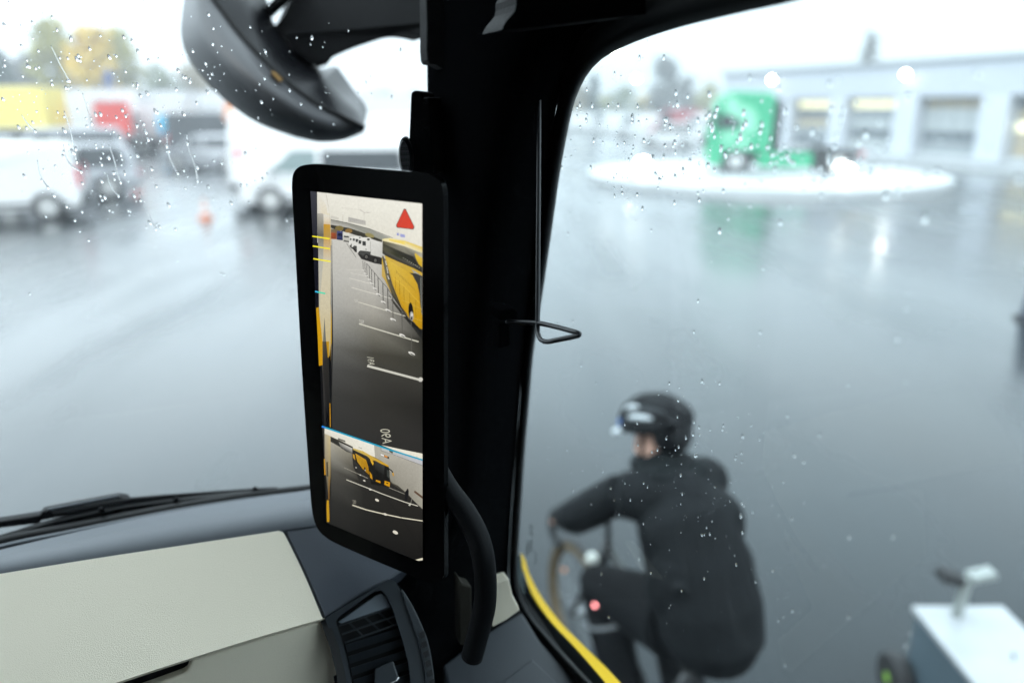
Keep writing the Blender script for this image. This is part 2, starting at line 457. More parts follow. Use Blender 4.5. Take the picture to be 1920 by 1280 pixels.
mb = MB(); cabbox(mb, 0.40, 0.47, -1.15, -0.30, FLOOR, 3.24); cabbox(mb, 0.40, 0.47, -0.30, 0.95, 2.92, 3.24); cabbox(mb, 0.40, 0.44, -0.30, 0.66, FLOOR, 2.0); cabbox(mb, 0.36, 0.42, 0.62, 0.98, FLOOR, 2.0)
cabpart(mb, "passenger_door", M_black)

# side pane
mb = MB()
c = [T(U_GLASS + .001, v, z) for v, z in ((-0.32, 1.98), (1.08, 1.98), (1.02, 2.6), (0.92, 2.96), (-0.32, 2.96))]
mb.poly(c); cabpart(mb, "side_window", M_sideglass)

# windscreen: gently curved, raked
def ws_v(u, z): 
    k = max(0.0, u - 0.02); kl = max(0.0, -1.35 - u)
    return 1.075 - 0.9 * k * k - 0.9 * kl * kl - 0.075 * (z - 2.2)
def ws(px, py, off=0.0):
    v = 1.05
    for _ in range(8):
        p = at_v(px, py, v)
        v = ws_v(p.dot(TR), p.z) + off
    return at_v(px, py, v)
mb = MB()
mb.quadgrid([[T(u, ws_v(u, z), z) for u in [-2.0 + 2.36 * i / 40 for i in range(41)]] for z in [2.02, 2.2, 2.4, 2.6, 2.8, 3.0, 3.24]])
cabpart(mb, "windscreen", M_windscreen, smooth=True)

# black seal along the foot of the windscreen, with a thin lighter lip
def strip(up, lo, off, n=40, thick=0.0, back=0.012):
    a, b = resample(catmull(up, 5), n), resample(catmull(lo, 5), n)
    A = [ws(x, y, off) for x, y in a]; B = [ws(x, y, off) for x, y in b]
    Mi = [(p + q) / 2 - TF * 0.006 for p, q in zip(A, B)]
    m_ = MB(); m_.quadgrid([[p + TF * back for p in A], A, Mi, B, [p + TF * back for p in B]]); return m_
mb = strip([(-120, 1050), (0, 1013), (130, 988), (300, 955), (400, 938), (500, 924), (600, 913), (700, 905)],
           [(-120, 1082), (0, 1043), (130, 1013), (300, 976), (400, 957), (500, 942), (600, 930), (700, 920)], -0.006)
cabpart(mb, "windscreen_seal", M_rubber, smooth=True)
mb = strip([(-120, 1060), (0, 1022), (130, 995), (300, 961), (400, 944), (500, 930), (600, 919), (700, 911)],
           [(-120, 1064), (0, 1026), (130, 998), (300, 963.5), (400, 946), (500, 931.6), (600, 920.4), (700, 912.2)], -0.016, back=0.003)
cabpart(mb, "seal_lip", M_dashpad, smooth=True)

mb = MB()
for l in ([(518, 951), (530, 949), (541, 953)], [(522, 956), (545, 953)], [(527, 958), (560, 974)], [(548, 952), (556, 948), (566, 951)], [(566, 955), (578, 957)]): mb.tube([ws(x, y, -0.002) for x, y in l], 0.0007, 4)
cabpart(mb, "etched_mark", M_ledge)

# dashboard: pad, beige leather faces, corner pad, vents
dash = MB()
PT, PNRM = T(0, 0.864, 2.25), None
e1 = (T(0, 0.864, 2.25), T(0, 0.7585, 2.187), T(0, 0.705, 2.0))
n_up = TR.cross(e1[1] - e1[0]).normalized(); n_lo = TR.cross(e1[2] - e1[1]).normalized()
def up_(px, py, off=0.0): return hit(px, py, e1[0] + n_up * off, n_up)
def lo_(px, py, off=0.0): return hit(px, py, e1[1] - n_up * 0.006 + n_lo * off, n_lo)
if n_up.z < 0: n_up = -n_up
if n_lo.z < 0: n_lo = -n_lo
# pad between windscreen and leather (a slate slab)
padz = 2.247
mb = MB()
back_l = [at_z(x, y, 2.215) for x, y in resample(catmull([(-500, 1150), (-120, 1060), (0, 1030), (300, 963), (600, 915), (760, 895)], 5), 30)]
front_l = [up_(x, y) for x, y in resample(catmull([(-500, 1160), (-120, 1095), (0, 1076), (300, 1030), (530, 994), (760, 962)], 5), 30)]
mb.quadgrid([[p - UP * 0.05 for p in back_l], back_l, [(p * 0.5 + q * 0.5) + UP * 0.006 for p, q in zip(back_l, front_l)], front_l, [p - UP * 0.05 for p in front_l]])
dashb = cabpart(mb, "dashboard", M_dashpad, smooth=True)
mb = MB()
mb.poly([up_(x, y) for x, y in [(-500, 1160), (-120, 1094)] + catmull([(0, 1075), (180, 1046), (360, 1019), (500, 998), (526, 995.5), (538, 1010), (572, 1080), (602, 1152), (604.5, 1158), (598, 1161), (480, 1195), (352, 1235), (200, 1285)], 4) + [(0, 1345), (-500, 1500)]], -n_up * 0.005)
leather = cabpart(mb, "beige_top_panel", M_beige, dashb, bevel=0.002, bseg=3)
mb = MB()
mb.poly([lo_(x, y, -0.003) for x, y in [(606, 1161), (480, 1198.5), (359, 1236.5), (356, 1246), (351, 1257), (343, 1263), (300, 1279), (190, 1318), (40, 1370), (80, 1560), (660, 1560), (650, 1340), (640, 1275), (626, 1215)]], -n_lo * 0.02)
lid = cabpart(mb, "glovebox_lid", M_beige, dashb, bevel=0.0035, bseg=3)
mb = MB()
mb.poly([lo_(x, y, -0.034) for x, y in [(-300, 1390), (380, 1200), (430, 1230), (300, 1320), (-300, 1520)]], -n_lo * 0.02)
cabpart(mb, "lid_recess", M_ventdark, dashb)
# corner pad
mb = MB()
mb.poly([up_(x, y, -0.001) for x, y in [(534, 992), (588, 984), (700, 968), (815, 1030), (735, 1083), (670, 1119), (609, 1157), (575, 1078)]], -n_up * 0.03)
cabpart(mb, "corner_pad", M_dashcorner, dashb, bevel=0.003)
# dark joint strip between leather and vents
mb = MB()
mb.quadgrid([[up_(x, y, 0.0) - n_up * 0.006 for x, y in [(526, 992), (566, 1078), (602, 1160), (620, 1210), (632, 1262), (640, 1330)]],
             [up_(x, y, 0.0) - n_up * 0.006 for x, y in [(540, 990), (582, 1075), (616, 1158), (636, 1210), (648, 1262), (656, 1330)]]])
cabpart(mb, "joint_strip", M_ventdark, dashb, solid=0.004)

# vent: its own tilted face
vo = up_(609, 1158)
vn = (TR * -0.10 - TF * 0.80 + UP * 0.62).normalized()
def vp(px, py, off=0.0): return hit(px, py, vo + vn * off, vn)
mb = MB()
outer = [(609, 1158), (735, 1082), (752, 1106), (772, 1160), (790, 1215), (800, 1300), (803, 1420), (660, 1420), (648, 1290), (634, 1225)]
inner = [(629, 1165), (636, 1155), (700, 1109), (712, 1104), (722, 1110), (736, 1140), (752, 1190), (766, 1240), (772, 1300), (772, 1420), (672, 1420), (664, 1300), (648, 1222)]
no = 60
oc = resample(outer + [outer[0]], no); ic = resample(inner + [inner[0]], no)
mb.quadgrid([[vp(x, y, -0.03) for x, y in oc], [vp(x, y) for x, y in oc], [vp(x, y) for x, y in ic], [vp(x, y, -0.035) for x, y in ic]])
vent = cabpart(mb, "air_vent", M_vent, dashb, smooth=False)
mb = MB()
mb.poly([vp(x, y, -0.034) for x, y in [(610, 1165), (720, 1090), (745, 1120), (775, 1230), (775, 1430), (650, 1430)]])
cabpart(mb, "vent_throat", M_ventdark, vent)
mb = MB()
mb.poly([vp(x, y, -0.008) for x, y in [(634, 1165), (704, 1116), (716, 1112), (724, 1119), (733, 1137), (690, 1151), (640, 1168)]], -vn * 0.012)
cabpart(mb, "vent_face", mat("pale_vent_face", srgb(120, 128, 136), .4), vent, bevel=0.001)
def vbar(mb, a, b, w, off): 
    p, q = vp(*a, off), vp(*b, off)
    mb.tube([p, q], w, 6)
mb = MB()
for a, b in [((636, 1172), (737, 1137)), ((641, 1188), (744, 1153)), ((646, 1204), (749, 1168))]: vbar(mb, a, b, 0.0011, -0.012)
for a, b in [((650, 1162), (683, 1194)), ((680, 1152), (714, 1183)), ((706, 1144), (742, 1173))]: vbar(mb, a, b, 0.0011, -0.016)
cabpart(mb, "vent_grille", M_vent, vent)
for (y0, y1) in ((1208, 1176), (1230, 1196), (1252, 1218), (1274, 1240), (1297, 1262)):
    mb = MB()
    sx = (y0 - 1208) * 0.22
    mb.poly([vp(648 + sx, y0, -0.010), vp(750 + sx, y1, -0.010), vp(752 + sx, y1 + 14, -0.020), vp(651 + sx, y0 + 14, -0.020)], -vn * 0.003)
    cabpart(mb, "vent_slat", M_vent, vent)
mb = MB()
mb.poly([vp(x, y, -0.004) for x, y in [(703, 1254), (738, 1238), (748, 1268), (744, 1275), (712, 1290), (702, 1285)]], -vn * 0.012)
cabpart(mb, "vent_knob", M_vent, vent, bevel=0.002)
mb = MB(); mb.tube([vp(748, 1269, -0.003), vp(744, 1275, -0.003), vp(712, 1291, -0.003)], 0.0008, 6); cabpart(mb, "knob_trim", M_metaledge, vent)
# second, narrow vent turned to the door
mb = MB()
mb.poly([vp(x, y, 0.004) for x, y in catmull([(752, 1104), (771, 1130), (793, 1176), (806, 1215), (816, 1290), (820, 1400), (806, 1400), (800, 1290), (788, 1215), (770, 1160)], 3, True)], -vn * 0.05)
cabpart(mb, "side_defroster_vent", M_vent, dashb, bevel=0.004)
for k in range(6):
    mb = MB(); x, y = 791 + k * 3.6, 1184 + k * 18
    mb.poly([vp(x - 5, y + 2, 0.0055), vp(x + 4, y - 3, 0.0055), vp(x + 7, y + 8, 0.0055), vp(x - 2, y + 13, 0.0055)], -vn * 0.004)
    cabpart(mb, "defroster_slot", M_ventdark, dashb)

# door ledge, its raised panel, beige trim, grab handle
def dl(px, py, off=0.0): return at_z(px, py, 2.035 + off)
mb = MB()
mb.poly([dl(x, y) for x, y in [(830, 1246), (880, 1208), (930, 1174), (979, 1146), (1013, 1201), (1092, 1284), (1240, 1440), (1100, 1600), (830, 1600), (842, 1300)]], -UP * 0.06)
door_l = cabpart(mb, "door_ledge", M_ledge, bevel=0.004)
mb = MB()
mb.poly([dl(x, y, 0.004) for x, y in [(925, 1288), (998, 1233), (1042, 1275), (1120, 1370), (1010, 1480), (900, 1330)]], -UP * 0.02)
cabpart(mb, "ledge_panel", M_ledge, door_l, bevel=0.003)
mb = MB()
mb.poly([at_d(x, y, d) for x, y, d in [(921, 1096, .99), (955, 1085, .985), (962, 1116, .97), (976, 1143, .955), (950, 1162, .955), (924, 1176, .955)]], TF * 0.02)
cabpart(mb, "beige_door_trim", M_beige, bevel=0.002)
mb = MB()
mb.poly([at_d(x, y, .93) for x, y in [(860, 1083), (868, 1095), (885, 1100), (885, 1210), (862, 1210)]], TF * 0.02)
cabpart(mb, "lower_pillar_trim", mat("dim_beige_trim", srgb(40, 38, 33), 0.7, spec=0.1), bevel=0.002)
hpth = catmull([(812, 870, .80), (838, 915, .80), (870, 958, .80), (893, 1000, .80), (905, 1040, .80), (910, 1085, .81), (909, 1130, .82), (902, 1165, .83), (885, 1230, .85)], 6)
mb = MB(); mb.tube([at_d(*p) for p in hpth], 0.0125, 16)
cabpart(mb, "grab_handle", M_black, smooth=True)

# bent wire of the roller blind with bracket and top clip
wire = catmull([(1012, 60, .80), (1010.5, 200, .80), (1009.5, 400, .795), (1008.5, 560, .79), (1008, 612, .785)], 5) + \
       catmull([(1008.5, 624, .783), (1014, 636, .775), (1026, 640.5, .765), (1046, 637, .75), (1076, 631, .735), (1085, 628, .73), (1085, 624.5, .73), (1076, 621.5, .735), (1040, 612, .765), (1010, 606, .785), (975, 604, .80), (950, 603, .81)], 5)
mb = MB(); mb.tube([at_d(*p) for p in wire], 0.0026, 10)
cabpart(mb, "blind_guide_wire", mat("satin_black_wire", (0.02, 0.021, 0.024), 0.35, spec=0.5), smooth=True)
mb = MB()
mb.poly([at_d(x, y, .80) for x, y in [(937, 582), (962, 577), (972, 584), (972, 598), (938, 602)]], TF * 0.03)
mb.poly([at_d(x, y, .815) for x, y in [(935, 606), (958, 604), (958, 648), (936, 654)]], TF * 0.02)
cabpart(mb, "wire_bracket", M_pillar, bevel=0.002)
mb = MB(); mb.poly([at_d(x, y, .79) for x, y in [(1001, 66), (1028, 62), (1026, 84), (1018, 102), (1004, 102)]], TF * 0.02)
cabpart(mb, "wire_clip", M_black, bevel=0.002)

# etched approval marks on the side glass (outside face)
mb = MB()
def gm(x0, y0, x1, y1): mb.poly([at_u(x, y, U_GLASS + 0.0016) for x, y in ((x0, y0), (x1, y0 - 1), (x1, y1 - 1), (x0, y1))])
for y in (988, 1000): 
    for k in range(8):
        a0, a1 = k * PI / 4, (k + 1) * PI / 4
        mb.poly([at_u(995.5 + r * math.cos(a), y + r * 1.25 * math.sin(a), U_GLASS + 0.0016) for r, a in ((2.6, a0), (3.6, a0), (3.6, a1), (2.6, a1))])
for x, y0, y1 in ((986.5, 1018, 1042), (989.5, 1014, 1040), (993, 1012, 1036), (996.5, 1010, 1034)): gm(x, y0, x + 1.1, y1)
for k in range(5): gm(1002 + (k % 2) * 3, 1034 + k * 5, 1005 + (k % 2) * 3, 1036 + k * 5)
cabpart(mb, "glass_marks", mat("etched_dark_mark", (0.03, 0.035, 0.035), 0.6))

# ------------------------------------------------------------------ camera monitor on the pillar
mA, mB_ = at_d(836, 720, .745), at_d(562, 660, .83)
mdir = Vector((mA.x - mB_.x, mA.y - mB_.y, 0)).normalized()
mnor = mdir.cross(UP).normalized()
if mnor.dot(CAMP - mA) < 0: mnor = -mnor
def mon(px, py, off=0.0): return hit(px, py, mA + mnor * off, mnor)
mon_root = empty("camera_monitor", mon(700, 1090) - mnor * 0.02, 0, "tall black mirror-replacement monitor on the pillar showing yellow buses and a red triangle", "monitor")
MOFF = Matrix.Translation(-Vector(mon_root.location))
def monpart(mb, name, m, parent=None, **kw):
    mb.bm.transform(MOFF); return mb.build(name, m, parent or mon_root, **kw)
house = catmull([(547, 352), (549, 328), (559, 314), (577, 308.5), (605, 309), (700, 316), (782, 323.5), (808, 328), (822, 338), (830, 356), (832, 400)], 4) + \
        catmull([(832, 700), (833, 1050), (832, 1076), (825, 1089), (812, 1092), (794, 1087), (745, 1068), (640, 1023), (610, 1006), (595, 990), (587, 968), (583, 940)], 4) + \
        catmull([(573, 800), (564, 660), (552, 440)], 3)
mb = MB(); mb.poly([mon(x, y) for x, y in house], -mnor * 0.008)
monpart(mb, "housing", M_gloss, bevel=0.0025, bseg=4)
# matt rear shell, wider on the right
cx, cyy = 700, 700
mb = MB(); mb.poly([mon(cx + (x - cx) * 0.86, cyy + (y - cyy) * 0.97, -0.0085) for x, y in house], -mnor * 0.022)
monpart(mb, "rear_shell", M_black, bevel=0.006, bseg=4)
# mount to the pillar and round speaker beside it
mb = MB()
mb.poly([at_d(x, y, .865) for x, y in catmull([(762, 330), (767, 255), (770, 184), (773, 173), (780, 170), (790, 173), (793, 184)], 3) + [(806, 182), (812, 330)]], TF * 0.05 + TR * 0.03)
monpart(mb, "mount_arm", M_trimgrain, bevel=0.005, bseg=3)
spk_c = at_d(762, 295, .85)
mb = MB()
pts = [at_d(761 + 13.5 * math.cos(a) + 3.0 * math.sin(a), 295 + 38 * math.sin(a), .85) for a in [2 * PI * k / 40 for k in range(40)]]
mb.poly(pts, TF * 0.03 + TR * 0.01)
spk = monpart(mb, "speaker_pod", M_black, bevel=0.004, bseg=3)
mb = MB()
pts = [at_d(759 + 9 * math.cos(a) + 2.4 * math.sin(a), 295 + 31 * math.sin(a), .8485) for a in [2 * PI * k / 40 for k in range(40)]]
mb.poly(pts, TF * 0.004)
gm_ = bpy.data.materials.new("perforated_grille"); gm_.use_nodes = True
nt = gm_.node_tree; b = nt.nodes["Principled BSDF"]; b.inputs["Roughness"].default_value = 0.5
tc = nt.nodes.new("ShaderNodeTexCoord"); v = nt.nodes.new("ShaderNodeTexVoronoi"); v.inputs["Scale"].default_value = 520; v.inputs["Randomness"].default_value = 0.1
nt.links.new(tc.outputs["Object"], v.inputs["Vector"])
r = nt.nodes.new("ShaderNodeValToRGB"); r.color_ramp.elements[0].position = 0.30; r.color_ramp.elements[0].color = (0.001, 0.001, 0.001, 1); r.color_ramp.elements[1].position = 0.5; r.color_ramp.elements[1].color = (0.07, 0.072, 0.078, 1)
nt.links.new(v.outputs["Distance"], r.inputs[0]); nt.links.new(r.outputs[0], b.inputs["Base Color"])
monpart(mb, "speaker_grille", gm_, spk)

# the picture on the screen: flat coloured shapes on the display plane
class Screen:
    def __init__(s): s.bm = bmesh.new(); s.cl = s.bm.loops.layers.float_color.new("col"); s.k = 0
    def _v(s, p): return s.bm.verts.new(mon(p[0], p[1], 0.0008 + s.k * 0.000006) + MOFF.translation)
    def p(s, pts, *cols):
        """polygon; one colour, or one per corner"""
        s.k += 1
        vs = [s._v(q) for q in pts]; f = s.bm.faces.new(vs)
        for i, l in enumerate(f.loops): l[s.cl] = (*srgb(*(cols[i] if len(cols) > 1 else cols[0])), 1)
    def band(s, left, right, cols, cols2=None):
        """ladder of quads between two edges with a colour per rung"""
        s.k += 1
        for i in range(len(left) - 1):
            f = s.bm.faces.new([s._v(q) for q in (left[i], right[i], right[i + 1], left[i + 1])])
            c2 = cols2 or cols
            for l, c in zip(f.loops, (cols[i], c2[i], c2[i + 1], cols[i + 1])): l[s.cl] = (*srgb(*c), 1)
    def line(s, pts, w, col, w2=None):
        s.k += 1; w2 = w2 or w
        n = len(pts)
        for i in range(n - 1):
            (x0, y0), (x1, y1) = pts[i], pts[i + 1]; L = math.hypot(x1 - x0, y1 - y0) or 1
            nx, ny = -(y1 - y0) / L, (x1 - x0) / L
            a, b = w + (w2 - w) * i / (n - 1), w + (w2 - w) * (i + 1) / (n - 1)
            f = s.bm.faces.new([s._v(q) for q in ((x0 - nx * a / 2, y0 - ny * a / 2), (x1 - nx * b / 2, y1 - ny * b / 2), (x1 + nx * b / 2, y1 + ny * b / 2), (x0 + nx * a / 2, y0 + ny * a / 2))])
            for l in f.loops: l[s.cl] = (*srgb(*col), 1)
    def ell(s, cx, cy, rx, ry, col, tilt=0.0, n=14):
        s.p([(cx + rx * math.cos(a) * math.cos(tilt) - ry * math.sin(a) * math.sin(tilt), cy + rx * math.cos(a) * math.sin(tilt) + ry * math.sin(a) * math.cos(tilt)) for a in [2 * PI * k / n for k in range(n)]], col)
    def text(s, txt, o, ex, ey, col):
        """lettering: origin o, ex = step of one em along the line, ey = one em up"""
        s.k += 1
        cu = bpy.data.curves.new("lettering", 'FONT'); cu.body = txt
        ob = bpy.data.objects.new("lettering", cu); COL.objects.link(ob)
        dg = bpy.context.evaluated_depsgraph_get(); ev = ob.evaluated_get(dg); me = ev.to_mesh()
        vv = [(o[0] + ex[0] * v.co.x + ey[0] * v.co.y, o[1] + ex[1] * v.co.x + ey[1] * v.co.y) for v in me.vertices]
        bv = [s._v(q) for q in vv]
        for pl_ in me.polygons:
            try: f = s.bm.faces.new([bv[i] for i in pl_.vertices])
            except ValueError: continue
            for l in f.loops: l[s.cl] = (*srgb(*col), 1)
        ev.to_mesh_clear(); bpy.data.objects.remove(ob); bpy.data.curves.remove(cu)
S = Screen()
def c1(x, y): return (580 + x / 8, 340 + y / 8)
def c2(x, y): return (580 + x / 8, 480 + y / 8)
def c3(x, y): return (580 + x / 8, 640 + y / 8)
def c4(x, y): return (580 + x / 8, 780 + y / 8)
def c5(x, y): return (580 + x / 8, 900 + y / 8)
# black ground of the display, then the upper camera's asphalt
S.p([(582, 358.5), (792, 381.5), (792.5, 1052), (779, 1049.5), (612, 979.5), (605, 806), (594, 560)], (9, 9, 13))
ys = [425, 470, 520, 570, 610, 650, 690, 740, 800, 850, 862]
asph = [(206, 204, 196), (199, 197, 189), (188, 187, 180), (170, 169, 163), (146, 146, 141), (104, 104, 100), (76, 76, 74), (58, 58, 56), (50, 50, 49), (46, 46, 45), (40, 40, 38)]
asp2 = [(206, 204, 196), (199, 197, 189), (190, 188, 180), (168, 165, 155), (120, 118, 108), (72, 70, 62), (62, 61, 57), (52, 51, 47), (49, 48, 46), (45, 44, 42), (36, 35, 33)]
def midx(y): return 705
S.band([(621, y) for y in ys], [(700, y + 12) for y in ys], asph, asp2)
S.band([(700, y + 12) for y in ys[:-1]], [(792, y + 26) for y in ys[:-1]], asp2[:-1], [(150, 148, 140), (150, 148, 140), (140, 138, 130), (60, 58, 52), (46, 45, 40), (58, 57, 50), (58, 57, 52), (40, 39, 36), (47, 46, 44), (44, 43, 41)])
# side of our own vehicle at the left
S.p([(594.5, 360), (622, 363), (622, 460), (595, 455)], (228, 225, 214), (232, 230, 218), (215, 196, 150), (190, 188, 180))
S.band([(595, 400), (596, 440), (597, 490), (598, 575), (602, 640), (605, 700), (608, 800)], [(611, 402), (609, 440), (608, 490), (604, 575), (607, 640), (609, 700), (611, 800)],
       [(215, 212, 200), (120, 116, 100), (184, 182, 170), (190, 184, 162), (186, 170, 126), (60, 58, 54), (34, 33, 33)])
S.band([(607, 402), (607, 440), (606, 490), (599, 575), (602, 640), (609, 665)], [(618, 404), (620, 440), (620.5, 490), (620, 575), (620.5, 640), (618, 668)],
       [(228, 224, 210), (196, 152, 70), (208, 200, 176), (204, 194, 164), (196, 178, 130), (166, 138, 70)])
S.p([c1(118, 480), c1(210, 485), c1(212, 820), c1(120, 815)], (172, 169, 158), (180, 176, 165), (100, 98, 88), (96, 94, 88))
S.p([c1(214, 640), c1(318, 648), c1(318, 840), c1(214, 830)], (196, 148, 44), (200, 152, 52), (180, 150, 84), (182, 146, 72))
S.p([(595, 361), (622, 364), (621, 398), (614, 400), (609, 362.5)], (230, 227, 215))
S.line([c1(255, 200), c1(305, 480), c1(320, 700)], 0.7, (180, 174, 160))
S.p([c2(205, 1280), c2(228, 910), c2(250, 1280)], (110, 112, 106))
S.p([c3(196, 0), c3(262, 0), c3(275, 240), c3(292, 250), c3(310, 900), c3(262, 1110), c3(238, 880), c3(200, 360)], (86, 82, 70), (70, 66, 56), (44, 42, 38), (38, 37, 36), (30, 30, 30), (24, 24, 26), (30, 30, 32), (44, 42, 40))
S.p([c2(102, 778), c2(140, 765), c3(196, 0), c3(198, 352), c3(144, 366), c3(128, 0)], (200, 150, 10), (206, 156, 16), (212, 162, 24), (206, 152, 14), (200, 146, 8), (204, 152, 10))
S.p([c2(322, 700), c2(334, 900), c3(338, 40), c3(328, 40), c3(318, 300)], (150, 116, 40), (206, 164, 50), (200, 158, 40), (150, 118, 30), (190, 146, 30))
S.p([c3(252, 0), c3(298, 0), c3(290, 245), c3(276, 242)], (176, 130, 26), (196, 150, 36), (196, 148, 24), (160, 118, 18))
S.p([c3(302, 925), c3(314, 925), c3(324, 1280), c4(322, 175), c4(308, 160), c3(308, 1280)], (196, 140, 24), (196, 140, 24), (190, 136, 22), (184, 132, 22), (184, 132, 22), (190, 136, 22))
S.band([(621.5, 450), (622, 560), (622, 640), (620, 760), (620, 812)], [(623, 450), (624, 560), (624.5, 640), (622, 760), (623, 812)], [(160, 158, 150), (70, 68, 64), (30, 30, 30), (24, 24, 24), (22, 22, 22)])
# sky, overpass, houses, crane
S.p([c1(255, 178), c1(1692, 335), c1(1692, 1010), c1(1200, 870), c1(700, 690), c1(320, 580)], (233, 230, 218), (240, 238, 226), (232, 228, 214), (226, 222, 208), (224, 221, 208), (226, 223, 210))
S.line([c1(490, 395), c1(780, 430), c1(900, 470)], 0.5, (205, 201, 190)); S.line([c1(820, 470), c1(822, 595)], 0.7, (198, 194, 184)); S.line([c1(760, 430), c1(822, 470), c1(912, 468)], 1.1, (180, 176, 170))
S.line([c1(505, 490), c1(500, 780)], 0.7, (186, 182, 170)); S.ell(*c1(507, 488), 1.0, 0.8, (255, 255, 250))
S.p([c1(585, 535), c1(848, 595), c1(848, 660), c1(585, 610)], (176, 174, 168), (184, 181, 174), (196, 193, 184), (190, 187, 178))
for k in range(9): S.line([c1(590 + k * 29, 545 + k * 6), c1(590 + k * 29, 600 + k * 6)], 0.6, (156, 154, 150))
S.p([c1(320, 515), c1(440, 540), c1(440, 575), c1(320, 560)], (206, 203, 192))
S.p([c1(322, 575), c1(560, 625), c1(900, 715), c1(1220, 850), c1(1210, 890), c1(1090, 880), c1(860, 800), c1(600, 705), c1(322, 650)], (150, 149, 140), (148, 147, 138), (150, 150, 142), (160, 160, 150), (148, 150, 140), (148, 150, 138), (150, 152, 142), (186, 184, 174), (190, 187, 178))
S.line([c1(322, 572), c1(560, 622), c1(900, 712), c1(1250, 850)], 0.9, (66, 66, 62))
S.p([c1(322, 650), c1(600, 700), c1(860, 790), c1(1090, 880), c1(1090, 910), c1(860, 860), c1(640, 790), c1(322, 700)], (60, 58, 50))
S.ell(*c1(450, 705), 8, 5, (126, 110, 62)); S.ell(*c1(590, 745), 7, 4.5, (142, 112, 62)); S.ell(*c1(905, 810), 9, 4, (150, 140, 92), 0.3)
S.p([c1(322, 710), c1(420, 720), c1(410, 870), c1(322, 865)], (120, 110, 84), (110, 100, 78), (150, 84, 56), (160, 92, 60))
S.p([c1(330, 770), c1(395, 776), c1(395, 860), c1(330, 855)], (176, 84, 46), (150, 70, 40), (120, 64, 40), (140, 70, 44))
S.p([c1(415, 740), c1(500, 750), c1(502, 885), c1(412, 875)], (74, 82, 128), (66, 72, 120), (38, 42, 76), (40, 44, 80)); S.p([c1(428, 775), c1(492, 782), c1(492, 825), c1(428, 818)], (28, 32, 56))
S.p([c1(512, 765), c1(602, 775), c1(602, 905), c1(512, 893)], (222, 220, 210), (226, 224, 214), (180, 178, 168), (176, 174, 166)); S.p([c1(518, 815), c1(594, 824), c1(594, 846), c1(518, 838)], (70, 70, 66)); S.p([c1(514, 885), c1(602, 898), c1(602, 915), c1(514, 903)], (40, 40, 38))
# parked white tractor units
def unit(ox, oy, k):
    q = lambda x, y: c1(ox + (x - 740) * k, oy + (y - 850) * k)
    S.p([q(720, 1080), q(960, 1090), q(1090, 1150), q(1090, 1250), q(980, 1230), q(780, 1165)], (48, 46, 44))
    S.p([q(735, 870), q(775, 840), q(905, 842), q(935, 865), q(1090, 920), q(1092, 1145), q(935, 1105), q(760, 1040), q(715, 1080), q(712, 960)], (218, 217, 209), (232, 231, 223), (236, 235, 228), (222, 221, 214), (214, 213, 206), (196, 195, 188), (206, 205, 198), (220, 219, 212), (224, 223, 216), (222, 221, 214))
    S.line([q(917, 900), q(920, 1090)], 0.8 * k, (150, 149, 144))
    S.p([q(795, 895), q(848, 902), q(848, 968), q(796, 960)], (56, 58, 58)); S.p([q(742, 880), q(782, 890), q(776, 940), q(735, 935)], (60, 62, 60))
    S.ell(*q(886, 872), 3.0 * k, 1.9 * k, (38, 38, 38)); S.ell(*q(848, 1020), 1.2 * k, 1.0 * k, (60, 60, 58))
    S.p([q(765, 1035), q(918, 1055), q(918, 1095), q(800, 1120), q(758, 1085)], (74, 74, 71))
    for x, y in ((855, 1130), (990, 1185)):
        S.ell(*q(x, y), 4.4 * k, 5.6 * k, (34, 33, 32)); S.ell(*q(x, y + 2), 2.2 * k, 2.9 * k, (124, 122, 116)); S.ell(*q(x, y + 2), 1.1 * k, 1.5 * k, (50, 50, 48))
unit(610, 835, 0.55); unit(655, 830, 0.72); unit(740, 850, 1.0)
S.line([c1(560, 930), c1(700, 1140)], 0.9, (110, 108, 102))
# yellow coach
Y1, Y2 = (214, 180, 58), (196, 150, 26)
S.p([c2(1090, 0), c2(1692, -60), c2(1692, 1100), c2(1500, 930), c2(1230, 560), c2(1130, 360), c2(1086, 300)], (204, 170, 66), (210, 176, 60), (196, 148, 20), (194, 146, 18), (186, 146, 40), (190, 158, 70), (200, 170, 90))
S.p([c1(1095, 865), c1(1200, 850), c1(1430, 890), c1(1692, 985), c1(1692, 1080), c1(1420, 970), c1(1100, 905)], (238, 226, 170), (244, 232, 170), (236, 208, 90), (228, 196, 66), (232, 222, 176), (240, 232, 196), (236, 224, 180))
S.p([c1(1190, 862), c1(1420, 905), c1(1440, 955), c1(1200, 890)], (240, 214, 110))
S.p([c1(1100, 890), c1(1400, 965), c1(1692, 1075), c1(1692, 1160), c1(1590, 1070), c1(1600, 1150), c1(1692, 1250), c2(1692, 250), c2(1560, 180), c2(1300, 70), c1(1150, 1120), c1(1096, 1080)],
    (96, 92, 70), (150, 147, 130), (178, 174, 156), (190, 186, 170), (150, 147, 132), (84, 82, 74), (60, 58, 54), (46, 44, 42), (52, 50, 46), (48, 46, 42), (44, 43, 40), (52, 50, 42))
S.p([c1(1100, 930), c1(1300, 1020), c1(1560, 1130), c1(1640, 1260), c1(1560, 1240), c1(1300, 1130), c1(1110, 1020)], (66, 64, 50), (56, 55, 46), (44, 43, 40), (42, 41, 38), (40, 40, 36), (60, 62, 46), (92, 90, 72))
S.p([c1(1575, 1080), c1(1692, 1150), c1(1692, 1290), c1(1640, 1240), c1(1600, 1160)], (232, 200, 74), (226, 190, 60), (214, 176, 40), (206, 166, 36), (216, 178, 50))
for k in range(9): S.ell(*c1(1410 + k * 30, 1150 + k * 18), 0.7, 0.6, (230, 226, 206))
S.p([c2(1530, 190), c2(1692, 300), c2(1692, 330), c2(1580, 280)], (170, 168, 160))
